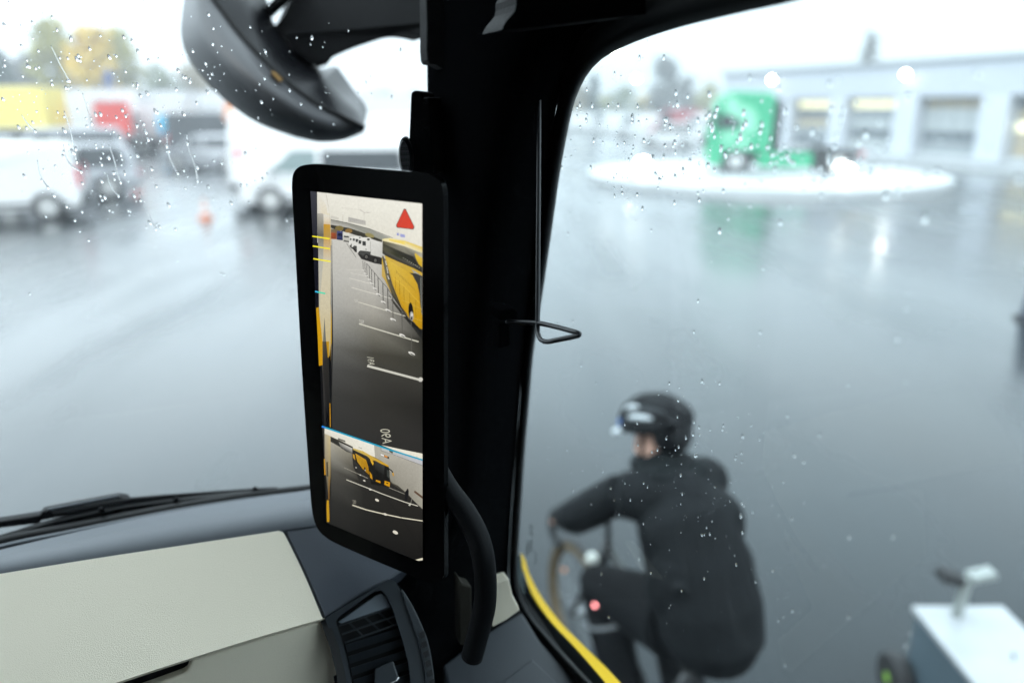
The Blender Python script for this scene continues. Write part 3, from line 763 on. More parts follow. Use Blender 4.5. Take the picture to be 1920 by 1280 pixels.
S.p([c2(1090, 0), c2(1130, 0), c2(1245, 420), c2(1300, 560), c2(1390, 780), c2(1490, 940), c2(1470, 930), c2(1250, 610), c2(1150, 330)], (84, 82, 72), (84, 82, 76), (70, 68, 62), (58, 56, 48), (40, 38, 34), (30, 28, 26), (26, 25, 24), (58, 56, 50), (120, 112, 80))
for (xa, ya), (xb, yb) in (((1118, 0), (1136, 40)), ((1142, 70), (1156, 140)), ((1160, 160), (1180, 260)), ((1172, 290), (1196, 350))): S.line([c2(xa, ya), c2(xb, yb)], 1.6, (206, 203, 190))
S.p([c2(1166, 40), c2(1240, 90), c2(1500, 250), c2(1600, 380), c2(1655, 560), c2(1670, 860), c2(1692, 920), c2(1692, 1060), c2(1650, 1110), c2(1580, 1000), c2(1480, 880), c2(1330, 600), c2(1270, 460)],
    (214, 182, 74), (218, 186, 76), (208, 170, 54), (206, 164, 44), (198, 154, 34), (196, 150, 24), (190, 144, 20), (186, 140, 18), (180, 136, 16), (194, 148, 18), (198, 152, 20), (204, 158, 30), (208, 168, 50))
S.p([c2(1500, 250), c2(1550, 290), c2(1620, 420), c2(1650, 560), c2(1662, 700), c2(1680, 860), c2(1692, 830), c2(1692, 300), c2(1600, 260)], (58, 57, 54))
S.line([c2(1672, 320), c2(1676, 620), c2(1690, 880)], 1.4, (130, 134, 126))
for x0, y0, y1 in ((1290, 320, 520), (1352, 370, 580), (1418, 450, 690), (1505, 540, 740), (1595, 660, 960)): S.line([c2(x0, y0), c2(x0 + 4, y1)], 0.8, (150, 112, 18))
S.line([c2(1260, 330), c2(1420, 450), c2(1650, 700)], 0.8, (236, 196, 70))
for k in range(13): S.line([c2(1305 + k * 22, 215 + k * 22), c2(1312 + k * 22, 262 + k * 21)], 1.0, (164, 132, 52))
S.line([c2(1380, 660), c2(1500, 700), c2(1690, 800)], 0.8, (216, 180, 70)); S.line([c2(1560, 930), c2(1692, 975)], 0.8, (216, 184, 80))
S.ell(*c2(1523, 830), 4.6, 17, (22, 21, 20), -0.06); S.ell(*c2(1535, 900), 3.4, 9, (170, 168, 162), -0.05); S.ell(*c2(1540, 880), 1.6, 3, (226, 224, 218)); S.ell(*c2(1534, 935), 1.6, 3.4, (66, 64, 60))
S.p([c2(1180, 560), c2(1470, 930), c2(1560, 990), c2(1692, 1120), c2(1692, 1260), c2(1560, 1080), c2(1420, 920), c2(1250, 700)], (60, 58, 50), (30, 29, 27), (30, 29, 27), (24, 24, 24), (40, 40, 38), (44, 43, 40), (50, 48, 44), (70, 68, 60))
# parking lines and posts with ropes
for a, b, w, c in ((c2(600, 330), c2(900, 410), 0.9, (222, 219, 206)), (c2(630, 470), c2(1240, 640), 1.1, (220, 217, 204)), (c2(560, 205), c2(800, 215), 0.7, (214, 212, 202)), (c2(620, 255), c2(860, 300), 0.7, (216, 214, 204)),
                   (c2(735, 690), c2(1440, 900), 1.4, (216, 213, 198)), (c2(745, 1015), c2(1640, 1285), 2.2, (208, 206, 190)), (c3(868, 365), c3(1660, 575), 4.2, (204, 202, 190))): S.line([a, b], w, c)
posts = [(803, 70, 215), (832, 80, 262), (860, 112, 300), (898, 155, 356), (932, 200, 415), (977, 250, 490), (1030, 318, 576), (1102, 402, 692), (1174, 480, 815), (1250, 600, 955), (1388, 800, 1190), (1528, 990, 1460)]
S.line([c2(x, y) for x, y, _ in posts[2:9]], 0.8, (40, 39, 37))
S.line([c2(1174, 490), c2(1250, 600), c2(1470, 880)], 0.8, (30, 29, 27))
for i, (x, y0, y1) in enumerate(posts):
    k = 0.45 + i * 0.075
    S.line([c2(x, y0), c2(x + 6, y1)], 1.0 * k + 0.4, (92, 90, 84) if i > 8 else (64, 62, 58)); S.ell(*c2(x + 6, y1), 5.4 * k, 2.0 * k, (226, 224, 216), 0.45); S.ell(*c2(x + 14, y1 + 12), 3.6 * k, 0.7 * k, (40, 39, 36), 0.45)
S.ell(*c3(1668, 570), 4.2, 4.4, (210, 208, 198), 0.6)
# bay numbers, mirrored as the camera shows them
W_ = (196, 194, 178)
S.text("A91", (c3(884, 348)[0], c3(884, 348)[1]), (-1.6, -10.0), (18.5, 3.0), W_)
S.text("A90", (c4(1100, 412)[0], c4(1100, 412)[1]), (-3.0, -17.0), (26, 0.5), (188, 186, 168))
S.text("A92", (c2(755, 1010)[0], c2(755, 1010)[1]), (-0.6, -4.8), (12.5, 2.6), (206, 204, 194))
S.text("A93", (c2(680, 690)[0], c2(680, 690)[1]), (-0.4, -3.4), (9, 2.2), (206, 204, 194))
# overlay lines and the warning triangle
S.p([(582, 358.5), (593.5, 360), (594.5, 440), (595.5, 488), (598, 575), (592, 577), (588, 480)], (58, 58, 66), (58, 58, 66), (30, 30, 42), (17, 17, 30), (12, 12, 24), (8, 8, 18), (16, 16, 26))
for a, b in ((c1(44, 823), c1(304, 862)), (c1(50, 970), c1(310, 1013)), (c1(60, 1160), c1(320, 1203))): S.line([a, b], 2.4, (250, 238, 40))
S.line([c2(86, 530), c2(240, 563)], 2.6, (70, 220, 180)); S.line([c2(86, 530), c2(130, 540)], 2.6, (60, 190, 235))
tri = lambda g: [c1(1432 + dx * g, 590 + dy * g) for dx, dy in ((-16, -176), (0, -180), (16, -172), (140, 80), (144, 105), (130, 132), (112, 132), (-112, 106), (-130, 88), (-128, 62))]
S.p(tri(1.0), (30, 20, 18)); S.p(tri(0.93), (214, 70, 52))
S.p([c1(1312, 772), c1(1345, 776), c1(1345, 815), c1(1312, 812)], (150, 156, 206)); S.p([c1(1362, 786), c1(1434, 800), c1(1434, 845), c1(1362, 832)], (160, 165, 212))
# lower camera picture
S.p([c4(190, 150), c4(1697, 660), (792.5, 1052), c5(1590, 1190), c5(265, 630), c4(250, 900)], (52, 52, 48), (52, 50, 46), (22, 21, 20), (24, 23, 22), (26, 25, 24), (40, 39, 37))
S.band([c4(318, 380), c4(320, 600), c4(325, 800), c4(330, 1000), c5(325, 300), c5(310, 640)], [c4(640, 560), c4(660, 760), c4(760, 980), c4(800, 1150), c5(800, 500), c5(700, 810)], [(170, 166, 152), (140, 138, 128), (84, 82, 76), (66, 65, 61), (42, 41, 39), (32, 31, 30)], [(130, 126, 112), (84, 80, 70), (44, 42, 38), (44, 43, 40), (36, 35, 33), (30, 29, 28)])
S.p([c4(228, 180), c4(970, 425), c4(985, 615), c4(640, 470), c4(440, 380), c4(320, 300), c4(228, 260)], (232, 229, 215), (236, 233, 220), (230, 226, 210), (226, 222, 206), (224, 221, 206), (222, 218, 202), (220, 215, 200))
S.line([c4(230, 290), c4(330, 320), c4(480, 385), c4(650, 470)], 3.0, (60, 58, 50)); S.p([c4(430, 325), c4(540, 365), c4(540, 390), c4(430, 350)], (104, 102, 94)); S.line([c4(740, 465), c4(790, 485)], 1.0, (150, 148, 140))
S.p([c4(440, 385), c4(560, 440), c4(645, 480), c4(645, 560), c4(560, 530), c4(470, 470)], (150, 148, 140), (196, 194, 186), (204, 202, 192), (90, 88, 82), (40, 39, 36), (44, 43, 40))
S.p([c4(970, 425), c4(1697, 670), c4(1697, 740), c5(1697, 430), c5(1500, 240), c5(1220, 20), c4(1210, 940), c4(1190, 740), c4(985, 615)], (176, 172, 158), (180, 176, 164), (176, 172, 158), (160, 156, 142), (146, 142, 130), (120, 117, 104), (140, 137, 124), (158, 154, 142), (172, 168, 154))
S.p([c4(1080, 455), c4(1697, 660), c4(1697, 735), c4(1080, 520)], (190, 190, 186), (196, 196, 200), (188, 188, 190), (186, 185, 178)); S.line([c4(1075, 460), c4(1075, 515), c4(1250, 570), c4(1697, 738)], 0.7, (92, 90, 82)); S.p([c4(1195, 500), c4(1255, 525), c4(1250, 560), c4(1230, 552), c4(1200, 530)], (90, 86, 66))
S.p([c4(1065, 555), c4(1195, 610), c4(1198, 640), c4(1065, 585)], (54, 48, 42)); S.p([c4(1068, 560), c4(1120, 580), c4(1120, 605), c4(1068, 582)], (236, 234, 228)); S.p([c4(1125, 583), c4(1172, 602), c4(1172, 622), c4(1125, 604)], (232, 150, 60))
S.p([c4(1075, 430), c4(1400, 500), c4(1697, 560), c4(1697, 650), c4(1250, 500)], (232, 228, 210))
S.p([c4(228, 260), c4(318, 300), c4(320, 900), c4(290, 1240), c4(250, 900), c4(230, 600)], (180, 172, 150), (200, 184, 140), (120, 96, 44), (70, 58, 34), (50, 44, 34), (150, 140, 120))
S.p([c4(218, 640), c4(234, 640), c4(246, 880), c4(226, 880)], (200, 146, 20)); S.p([c4(255, 690), c4(278, 680), c4(285, 900), c4(262, 900)], (74, 66, 50)); S.line([c4(295, 900), c5(295, 290)], 1.0, (160, 110, 30))
S.p([c5(258, 380), c5(265, 295), c5(292, 300), c5(302, 560), c5(298, 625), c5(265, 622)], (196, 150, 24))
# coach in the lower picture
S.p([c4(650, 490), c4(1190, 740), c4(1215, 1000), c5(1200, 100), c5(930, 60), c4(900, 900), c4(700, 690), c4(650, 600)], (24, 24, 22))
S.p([c4(652, 478), c4(800, 520), c4(1185, 735), c4(1190, 762), c4(930, 650), c4(655, 500)], (206, 172, 70), (216, 184, 80), (214, 168, 34), (200, 150, 24), (206, 164, 50), (190, 170, 100))
S.p([c4(655, 500), c4(870, 600), c4(930, 660), c4(915, 730), c4(700, 590), c4(655, 560)], (44, 42, 36), (52, 50, 44), (30, 30, 28), (28, 27, 26), (34, 32, 28), (40, 38, 32))
S.p([c4(690, 555), c4(850, 650), c4(885, 760), c4(900, 880), c4(800, 790), c4(720, 680)], (196, 150, 40), (190, 140, 26), (176, 126, 16), (160, 112, 10), (180, 132, 22), (190, 146, 36))
for k in range(6): S.line([c4(720 + k * 24, 590 + k * 16), c4(735 + k * 26, 680 + k * 25)], 0.5, (150, 110, 22))
S.p([c4(650, 560), c4(680, 580), c4(690, 660), c4(655, 620)], (190, 146, 50)); S.ell(*c4(832, 800), 1.6, 5, (26, 24, 22)); S.ell(*c4(836, 808), 0.9, 1.6, (190, 186, 176))
S.p([c4(905, 620), c4(945, 650), c4(965, 700), c4(955, 740), c4(925, 690)], (216, 170, 50)); S.p([c4(900, 820), c4(940, 880), c4(948, 950), c4(912, 920)], (196, 142, 20))
S.p([c4(975, 660), c4(1130, 740), c4(1120, 870), c4(980, 800)], (52, 54, 52), (60, 62, 60), (36, 36, 34), (30, 30, 28)); S.p([c4(1160, 800), c4(1205, 820), c4(1205, 940), c4(1165, 900)], (60, 64, 60))
S.p([c4(1000, 950), c4(1065, 970), c4(1068, 1005), c4(995, 975)], (196, 140, 16)); S.p([c4(1130, 965), c4(1210, 990), c4(1205, 1060), c4(1125, 1025)], (206, 148, 18)); S.p([c4(1150, 990), c4(1190, 1003), c4(1180, 1015), c4(1160, 1010)], (60, 48, 20))
S.line([c4(1190, 785), c4(1235, 815), c4(1255, 850)], 2.0, (20, 20, 18)); S.line([c4(1252, 845), c4(1262, 895)], 2.4, (200, 150, 20))
S.p([c4(1205, 985), c4(1330, 1040), c4(1470, 1160), c5(1697, 440), c5(1660, 400), c5(1430, 190)], (86, 82, 70), (70, 66, 58), (62, 60, 54), (52, 50, 46), (40, 38, 36), (50, 48, 44))
S.p([c5(1440, 170), c5(1470, 130), c5(1490, 150), c5(1490, 210), c5(1450, 330), c5(1425, 310)], (26, 26, 28)); S.ell(*c5(1474, 140), 1.6, 1.8, (40, 36, 34))
S.p([c5(1580, 150), c5(1697, 240), c5(1697, 275), c5(1572, 180)], (96, 72, 56)); S.line([c5(1555, 230), c5(1510, 375)], 0.9, (150, 148, 138)); S.ell(*c5(1505, 368), 2.2, 2.0, (190, 188, 176))
S.line([c4(520, 770), c4(760, 875), c4(880, 930)], 1.1, (150, 146, 134)); S.line([c4(555, 950), c4(900, 1085), c5(1100, 205), c5(1430, 325), c5(1630, 385)], 1.6, (206, 202, 186)); S.line([c4(1195, 1070), c4(1430, 1165)], 1.0, (150, 146, 134))
S.line([c5(645, 370), c5(850, 440), c5(1120, 505), c5(1380, 560), c5(1700, 608)], 2.0, (216, 210, 188))
for x, y, r in ((700, 1010 - 240, 1.4), (765, 880, 1.6), (825, 965, 2.4), (912, 1095, 2.8)): S.ell(*c4(x, y), r, r * 0.6, (214, 210, 198), 0.45)
for x, y, r in ((1015, 296, 4), (1138, 508, 3.6), (1290, 780, 5.4)): S.ell(*c5(x, y), r, r * 0.55, (222, 216, 200), 0.5)
S.text("A90", c5(650, 352), (-0.3, -4.6), (10, 1.6), (150, 146, 132)); S.line([c5(1120, 220), c5(1400, 590), c5(1690, 1060)], 0.6, (14, 13, 12))
S.p([c5(1590, 1190), c5(1700, 1160), c5(1700, 1196), c5(1640, 1205)], (220, 214, 190))
S.line([c4(186, 150), c4(700, 328), c4(1200, 500), c4(1697, 655)], 2.8, (20, 160, 196)); S.line([c4(186, 152), c4(240, 172)], 2.8, (40, 130, 230))
me = bpy.data.meshes.new("screen_picture"); S.bm.normal_update(); S.bm.to_mesh(me); S.bm.free()
scr = bpy.data.objects.new("screen_picture", me); COL.objects.link(scr); scr.parent = mon_root
sm = bpy.data.materials.new("screen_light"); sm.use_nodes = True
nt = sm.node_tree; b = nt.nodes["Principled BSDF"]; b.inputs["Base Color"].default_value = (0.002, 0.002, 0.002, 1); b.inputs["Roughness"].default_value = 0.3; b.inputs["Specular IOR Level"].default_value = 0.1
ca = nt.nodes.new("ShaderNodeVertexColor"); ca.layer_name = "col"
tc = nt.nodes.new("ShaderNodeTexCoord"); nz = nt.nodes.new("ShaderNodeTexNoise"); nz.inputs["Scale"].default_value = 420; nz.inputs["Detail"].default_value = 4; nz.inputs["Roughness"].default_value = 0.7
nt.links.new(tc.outputs["Object"], nz.inputs["Vector"])
mr = nt.nodes.new("ShaderNodeMapRange"); mr.inputs["From Min"].default_value = 0.3; mr.inputs["From Max"].default_value = 0.7; mr.inputs["To Min"].default_value = 0.92; mr.inputs["To Max"].default_value = 1.08
nt.links.new(nz.outputs["Fac"], mr.inputs["Value"])
mx = nt.nodes.new("ShaderNodeMix"); mx.data_type = 'RGBA'; mx.blend_type = 'MULTIPLY'; mx.inputs["Factor"].default_value = 1
nt.links.new(ca.outputs["Color"], mx.inputs["A"]); nt.links.new(mr.outputs["Result"], mx.inputs["B"])
nt.links.new(mx.outputs["Result"], b.inputs["Emission Color"]); b.inputs["Emission Strength"].default_value = 2 ** -vs.exposure
me.materials.append(sm)

# ------------------------------------------------------------------ kerb mirror outside the windscreen
mir = empty("kerb_mirror", at_d(560, 180, 1.5), 0, "grey and black wide-angle kerb mirror hanging outside the windscreen", "mirror")
MO2 = Matrix.Translation(-Vector(mir.location))
def mirpart(mb, name, m, parent=None, **kw):
    mb.bm.transform(MO2); return mb.build(name, m, parent or mir, **kw)
E1 = [(372, -90), (350, -30), (339, 40), (341, 78), (352, 108), (374, 140), (402, 170), (440, 203), (485, 232), (545, 255), (598, 267), (640, 263), (666, 252), (681, 243)]
E2 = [(374, -92), (384, -50), (397, -8), (420, 25), (446, 60), (476, 95), (512, 132), (552, 166), (600, 199), (640, 218), (662, 229), (672, 234), (678, 238), (682, 241)]
E3 = [(400, -120), (440, -80), (470, -50), (492, -20), (503, 10), (512, 40), (530, 70), (560, 105), (596, 128), (628, 124), (640, 136), (664, 170), (687, 200), (684, 232)]
n = 40
e1_, e2_, e3_ = (resample(catmull(e, 6), n) for e in (E1, E2, E3))
G = [at_d(x, y, 1.46) for x, y in e1_]
H = [at_d(x, y, 1.40) for x, y in e2_]
K = [at_d(x, y, 1.50) for x, y in e3_]
mid = []
for i, (p, q) in enumerate(zip(G, H)):
    w = math.sin(PI * i / (n - 1))
    mid.append([p * (1 - t) + q * t - TF * 0.10 * w * math.sin(PI * t) - UP * 0.005 for t in (0.12, 0.35, 0.6, 0.85)])
mb = MB(); mb.quadgrid([[p + TF * 0.015 for p in G], G] + [[m_[k] for m_ in mid] for k in range(4)] + [H])
mirpart(mb, "mirror_housing", M_mirror, smooth=True)
mb = MB()
bk = [(p + q) / 2 + TF * 0.14 for p, q in zip(G, K)]
mb.quadgrid([H, [p * .65 + q * .35 - TF * 0.015 for p, q in zip(H, K)], K, bk, [p + TF * 0.015 for p in G]])
mirpart(mb, "back_cover", M_mirrorback, smooth=True)
mb = MB(); mb.tube([p - TF * 0.004 for p in H], 0.0045, 8)
mirpart(mb, "seam_bead", M_rubber, smooth=True)
mb = MB(); mb.poly([at_d(x, y, 1.37) for x, y in [(509, 136), (513, 134), (529, 149), (526, 153)]], TF * 0.03)
mirpart(mb, "sticker", mat("ochre_sticker", srgb(150, 112, 40), 0.5))
mb = MB()
arm = [(545, 0), (560, -60), (700, -120), (840, -120), (830, 40), (806, 69)] + catmull([(790, 65), (766, 62), (740, 65), (700, 78), (660, 92), (626, 107), (618, 116), (611, 123)], 3) + [(603, 119), (590, 122), (560, 100), (530, 68), (511, 55), (520, 44), (531, 32)]
mb.poly([at_d(x, y, 1.52 - (x - 510) / 300 * 0.30) for x, y in arm], TF * 0.10)
mirpart(mb, "mirror_arm", M_armblack, bevel=0.012, bseg=3)
mb = MB(); mb.tube([at_d(505, 22, 1.5), at_d(520, 8, 1.48), at_d(548, -20, 1.46)], 0.012, 10)
mirpart(mb, "adjuster_strut", M_rubber, smooth=True)

# ------------------------------------------------------------------ wipers outside the windscreen
def wpoly(mb, pts, off, th=0.012): mb.poly([ws(x, y, off) for x, y in pts], TF * -th)
wip = empty("windscreen_wiper", ws(150, 960, 0.03), 0, "black wiper blade lying along the whole foot of the windscreen", "wiper", "wipers at the foot of the windscreen")
WO = Matrix.Translation(-Vector(wip.location))
mb = MB(); wpoly(mb, catmull([(-120, 1030), (0, 1001), (80, 976), (160, 957), (240, 942), (340, 930), (440, 920), (474, 917.5)], 3) + catmull([(476, 922), (400, 933), (300, 949), (200, 968), (100, 990), (0, 1014), (-120, 1046)], 3), 0.028)
mb.bm.transform(WO); mb.build("wiper_blade", M_rubber, wip, bevel=0.003)
mb = MB(); mb.tube([ws(x, y, 0.03) for x, y in [(100, 962), (190, 948), (245, 938), (300, 932), (480, 918), (520, 915)]], [.006, .006, .005, .004, .003, .002], 8)
mb.bm.transform(WO); mb.build("wiper_spine", M_black, wip, smooth=True)
for x, y in ((190, 955), (478, 917), (330, 936)):
    mb = MB(); mb.ball(ws(x, y, 0.012), 0.0045, 10, 8); mb.bm.transform(WO); mb.build("blade_clip", M_trimgrain, wip, smooth=True)
wa = empty("wiper_arm", ws(180, 940, 0.05), 0, "thicker black wiper arm resting above the blade with a blunt end", "wiper arm", "wipers at the foot of the windscreen")
WO2 = Matrix.Translation(-Vector(wa.location))
mb = MB(); wpoly(mb, [(-120, 994), (0, 968), (78, 956), (82, 949), (150, 936), (222, 922.5), (240, 925), (250, 936), (249, 941), (180, 947), (150, 953), (80, 966), (78, 971), (0, 980), (-120, 1008)], 0.05, 0.016)
mb.bm.transform(WO2); mb.build("arm_body", M_black, wa, bevel=0.004, bseg=3)
mb = MB(); wpoly(mb, [(90, 953), (222, 927), (224, 930), (92, 957)], 0.032, 0.002)
mb.bm.transform(WO2); mb.build("arm_ridge", M_dashpad, wa)

# ================================================================== OUTSIDE
def loc_build(mb, name, m, parent, **kw): return mb.build(name, m, parent, **kw)

def wheel(root, x, y, r, w, rim=M_rim, side=1, rim_r=0.68):
    mb = MB(); mb.cyl((0, -w / 2, 0), (0, w / 2, 0), r, n=28)
    t = mb.build("wheel", M_tyre, root, smooth=False, bevel=0.02); t.location = (x, y, r)
    mb = MB(); o = side * (w / 2 + 0.004)
    mb.cyl((0, o - side * 0.02, 0), (0, o, 0), r * rim_r, n=24)
    for k in range(6):
        a = k * PI / 3; mb.tube([(0, o, 0), (r * rim_r * .9 * math.cos(a), o + side * .004, r * rim_r * .9 * math.sin(a))], 0.03 * r / 0.33, 6)
    mb.build("rim", rim, t, bevel=0.006)
    return t

def side_extrude(prof, W, tumble=0.0, belt=1.0, H=2.0):
    """closed (x,z) outline swept across the width, narrowing above the belt"""
    mb = MB()
    def yw(z): return W / 2 * (1 - tumble * max(0.0, (z - belt) / (H - belt)))
    a = [mb.bm.verts.new((x, yw(z), z)) for x, z in prof]; b = [mb.bm.verts.new((x, -yw(z), z)) for x, z in prof]
    mb.bm.faces.new(a); mb.bm.faces.new(list(reversed(b)))
    n = len(a)
    for i in range(n): mb.bm.faces.new((a[i], b[i], b[(i + 1) % n], a[(i + 1) % n]))
    return mb, yw

def side_panel(root, name, pts, yw, m, s, off=0.006, th=0.02):
    mb = MB(); mb.poly([(x, s * (yw(z) + off), z) for x, z in pts], (0, -s * th, 0)); return mb.build(name, m, root)

def van(root, L=4.9, W=1.92, H=1.92, paint=M_white, hood=1.0, glazed=False, glass=M_carglass, wheel_r=0.34, wb=3.1, rim=M_rim, high=False):
    """a delivery van or people carrier; x ahead, z up, origin on the ground under its middle"""
    f, r = L / 2, -L / 2
    nose = 0.98 if not high else 1.12
    prof = [(r, 0.38), (r - .02, 0.75), (r + .02, H * .72), (r + .14, H - .03), (r + .3, H), (f - 1.75 * hood, H), (f - 1.45 * hood, H - .06), (f - 0.72 * hood, nose + .08), (f - 0.30, nose - .06), (f - 0.05, nose - .32), (f, 0.55), (f - .03, 0.30), (f - .2, 0.24), (r + .25, 0.28)]
    mb, yw = side_extrude(prof, W, 0.12, nose + .05, H)
    mb.build("body", paint, root, bevel=0.06, bseg=3)
    zt, zb = H - .22, nose + .12
    ax, bx = f - .86 * hood, f - 1.50 * hood
    mb = MB(); q = lambda x, z, k: (x + 0.012, k * (yw(z) - .10), z + 0.012)
    mb.poly([q(f - 0.79 * hood, nose + .14, 1), q(f - 0.79 * hood, nose + .14, -1), q(f - 1.42 * hood, H - .13, -1), q(f - 1.42 * hood, H - .13, 1)], (-.01, 0, -.01)); mb.build("windscreen", glass, root)
    for s in (1, -1):
        side_panel(root, "door_window", [(ax - .05, zb), (bx - .06, zt), (bx - .72, zt), (bx - .74, zb)], yw, glass, s)
        if glazed:
            side_panel(root, "side_window", [(bx - .86, zb + .02), (bx - .86, zt), (r + .38, zt), (r + .30, zb + .02)], yw, M_carglass, s)
        side_panel(root, "sill", [(r + .3, 0.36), (r + .3, 0.46), (f - .5, 0.46), (f - .5, 0.36)], yw, M_under, s, 0.004)
        for wx in (wb / 2, -wb / 2):
            mb = MB(); mb.cyl((wx, s * (W / 2 - .05), wheel_r), (wx, s * (W / 2 + .004), wheel_r), wheel_r * 1.16, n=28); mb.build("wheel_arch", M_under, root)
            wheel(root, wx, s * (W / 2 - .09), wheel_r, 0.21, rim, s)
        mb = MB(); mb.box((r + .02, s * (W / 2 - (.36 if high else .06)), 1.50 if high else 1.06), (.10, .12, .34 if high else .52)); mb.build("taillight", M_tail, root, bevel=.02)
        mb = MB(); mb.box((f - .22, s * (W / 2 - .20), 0.80), (.36, .34, .17)); mb.build("headlight", M_headl, root, bevel=.04)
        mb = MB(); mb.box((ax - .12, s * (W / 2 + .10), zb + .10), (.12, .2, .24)); mb.build("wing_mirror", paint, root, bevel=.03)
        mb = MB(); mb.box((bx - .62, s * (W / 2 + .008), nose - .02), (.2, .02, .04)); mb.build("door_handle", M_under, root)
    mb = MB(); mb.box((r + .02, 0, .50), (.14, W * .96, .24)); mb.build("rear_bumper", M_under, root, bevel=.04)
    mb = MB(); mb.box((f - .02, 0, .38), (.12, W * .9, .22)); mb.build("front_bumper", M_under, root, bevel=.04)
    mb = MB(); mb.box((f - .02, 0, .72), (.05, W * .42, .14)); mb.build("grille", M_under, root, bevel=.02)
    if not high:
      mb = MB(); mb.poly([(r - .004, y, z) for y, z in ((-.62, H * .6), (.62, H * .6), (.56, H - .22), (-.56, H - .22))], (-.008, 0, 0)); mb.build("rear_window", glass, root)
    return root

def car(root, L=4.4, W=1.82, H=1.50, paint=M_silver, estate=False, glass=M_carglass, wheel_r=0.32):
    f, r = L / 2, -L / 2
    tail = [(r + .02, .9), (r + .10, H - .32), (r + .35, H - .06), (r + .9, H)] if estate else [(r + .02, .92), (r + .45, .98), (r + 1.05, H - .06), (r + 1.5, H)]
    prof = [(r, .34), (r - .02, .6)] + tail + [(f - 1.95, H), (f - 1.65, H - .07), (f - .98, .98), (f - .30, .84), (f - .04, .66), (f, .44), (f - .05, .26), (f - .3, .20), (r + .3, .22)]
    mb, yw = side_extrude(prof, W, 0.22, .92, H)
    mb.build("body", paint, root, bevel=.05, bseg=3)
    for s in (1, -1):
        side_panel(root, "door_window", [(f - 1.15, .98), (f - 1.68, H - .14), (f - 2.2, H - .10), (f - 2.25, .98)], yw, glass, s)
        side_panel(root, "side_window", [(f - 2.33, .98), (f - 2.30, H - .10), (r + (.5 if estate else 1.45), H - .12), (r + (.36 if estate else .95), .99)], yw, glass, s)
        for wx in (L * .3, -L * .3):
            mb = MB(); mb.cyl((wx, s * (W / 2 - .05), wheel_r), (wx, s * (W / 2 + .004), wheel_r), wheel_r * 1.15, n=24); mb.build("wheel_arch", M_under, root)
            wheel(root, wx, s * (W / 2 - .09), wheel_r, 0.2, M_rim, s)
        mb = MB(); mb.box((r + .04, s * (W / 2 - .18), .78), (.12, .3, .18)); mb.build("taillight", M_tail, root, bevel=.02)
        mb = MB(); mb.box((f - .18, s * (W / 2 - .24), .68), (.3, .34, .13)); mb.build("headlight", M_headl, root, bevel=.03)
        mb = MB(); mb.box((f - 1.2, s * (W / 2 + .06), 1.0), (.1, .18, .13)); mb.build("wing_mirror", paint, root, bevel=.02)
    mb = MB(); mb.poly([(f - .99, y, .995) for y in (-.72, .72)] + [(f - 1.62, y, H - .055) for y in (.60, -.60)], (.012, 0, .012)); mb.build("windscreen", glass, root)
    mb = MB(); mb.poly([(r + (.05 if estate else .50), y, 1.0) for y in (-.66, .66)] + [(r + (.26 if estate else 1.0), y, H - .10) for y in (.58, -.58)], (-.012, 0, .012)); mb.build("rear_window", glass, root)
    return root

def lorry(root, L=9.0, W=2.5, H=3.8, box=M_whitebox, cabm=M_white, floor=1.15, sign=None, cab_len=2.2):
    """a rigid lorry or semi-trailer; the cab is at +x when cab_len > 0"""
    f, r = L / 2, -L / 2
    bl = f - cab_len - (.25 if cab_len else 0)
    mb = MB(); mb.box(((r + bl) / 2, 0, (floor + H) / 2), (bl - r, W, H - floor)); bx = mb.build("cargo_box", box, root, bevel=.04)
    mb = MB()
    for z, h in ((H - .04, .08), (floor + .06, .12)): mb.box(((r + bl) / 2, 0, z), (bl - r + .03, W + .03, h))
    mb.build("box_frame", M_silver, bx)
    mb = MB(); mb.box(((r + f) / 2, 0, floor - .18), (L * .92, W * .4, .24)); mb.build("chassis", M_under, root)
    if sign:
        for s in (1, -1):
            mb = MB(); mb.box((r + (bl - r) * .36, s * (W / 2 + .012), floor + .85), (1.15, .02, 1.2)); mb.build("sign_panel", sign, bx)
    xs = [r + 1.4, r + 2.7] + ([f - 1.1] if cab_len else [r + 4.0])
    for x in xs:
        for s in (1, -1): wheel(root, x, s * (W / 2 - .18), 0.5, 0.3, M_rim, s, .55)
    if cab_len:
        mb, yw = side_extrude([(bl + .25, .75), (bl + .25, 2.75), (f - .55, 2.85), (f - .15, 2.55), (f, 1.45), (f, .5), (f - .1, .42), (bl + .6, .5)], W * .98, .06, 1.5, 2.85)
        mb.build("cab", cabm, root, bevel=.07, bseg=3)
        mb = MB(); mb.poly([(f + .006, y, 1.55) for y in (-1.05, 1.05)] + [(f - .135, y, 2.5) for y in (1.0, -1.0)], (.012, 0, 0)); mb.build("windscreen", M_carglass, root)
        for s in (1, -1):
            side_panel(root, "door_window", [(f - .28, 1.6), (f - .42, 2.4), (f - 1.2, 2.4), (f - 1.2, 1.6)], yw, M_carglass, s)
            mb = MB(); mb.box((f - .02, s * .95, .85), (.1, .4, .2)); mb.build("headlight", M_headl, root)
    return root

def place(name, px, py, az, label, cat, group=None):
    p = gnd(px, py); return empty(name, p, rotz_for(az), label, cat, group)

LOT = "vehicles parked around the wet yard"
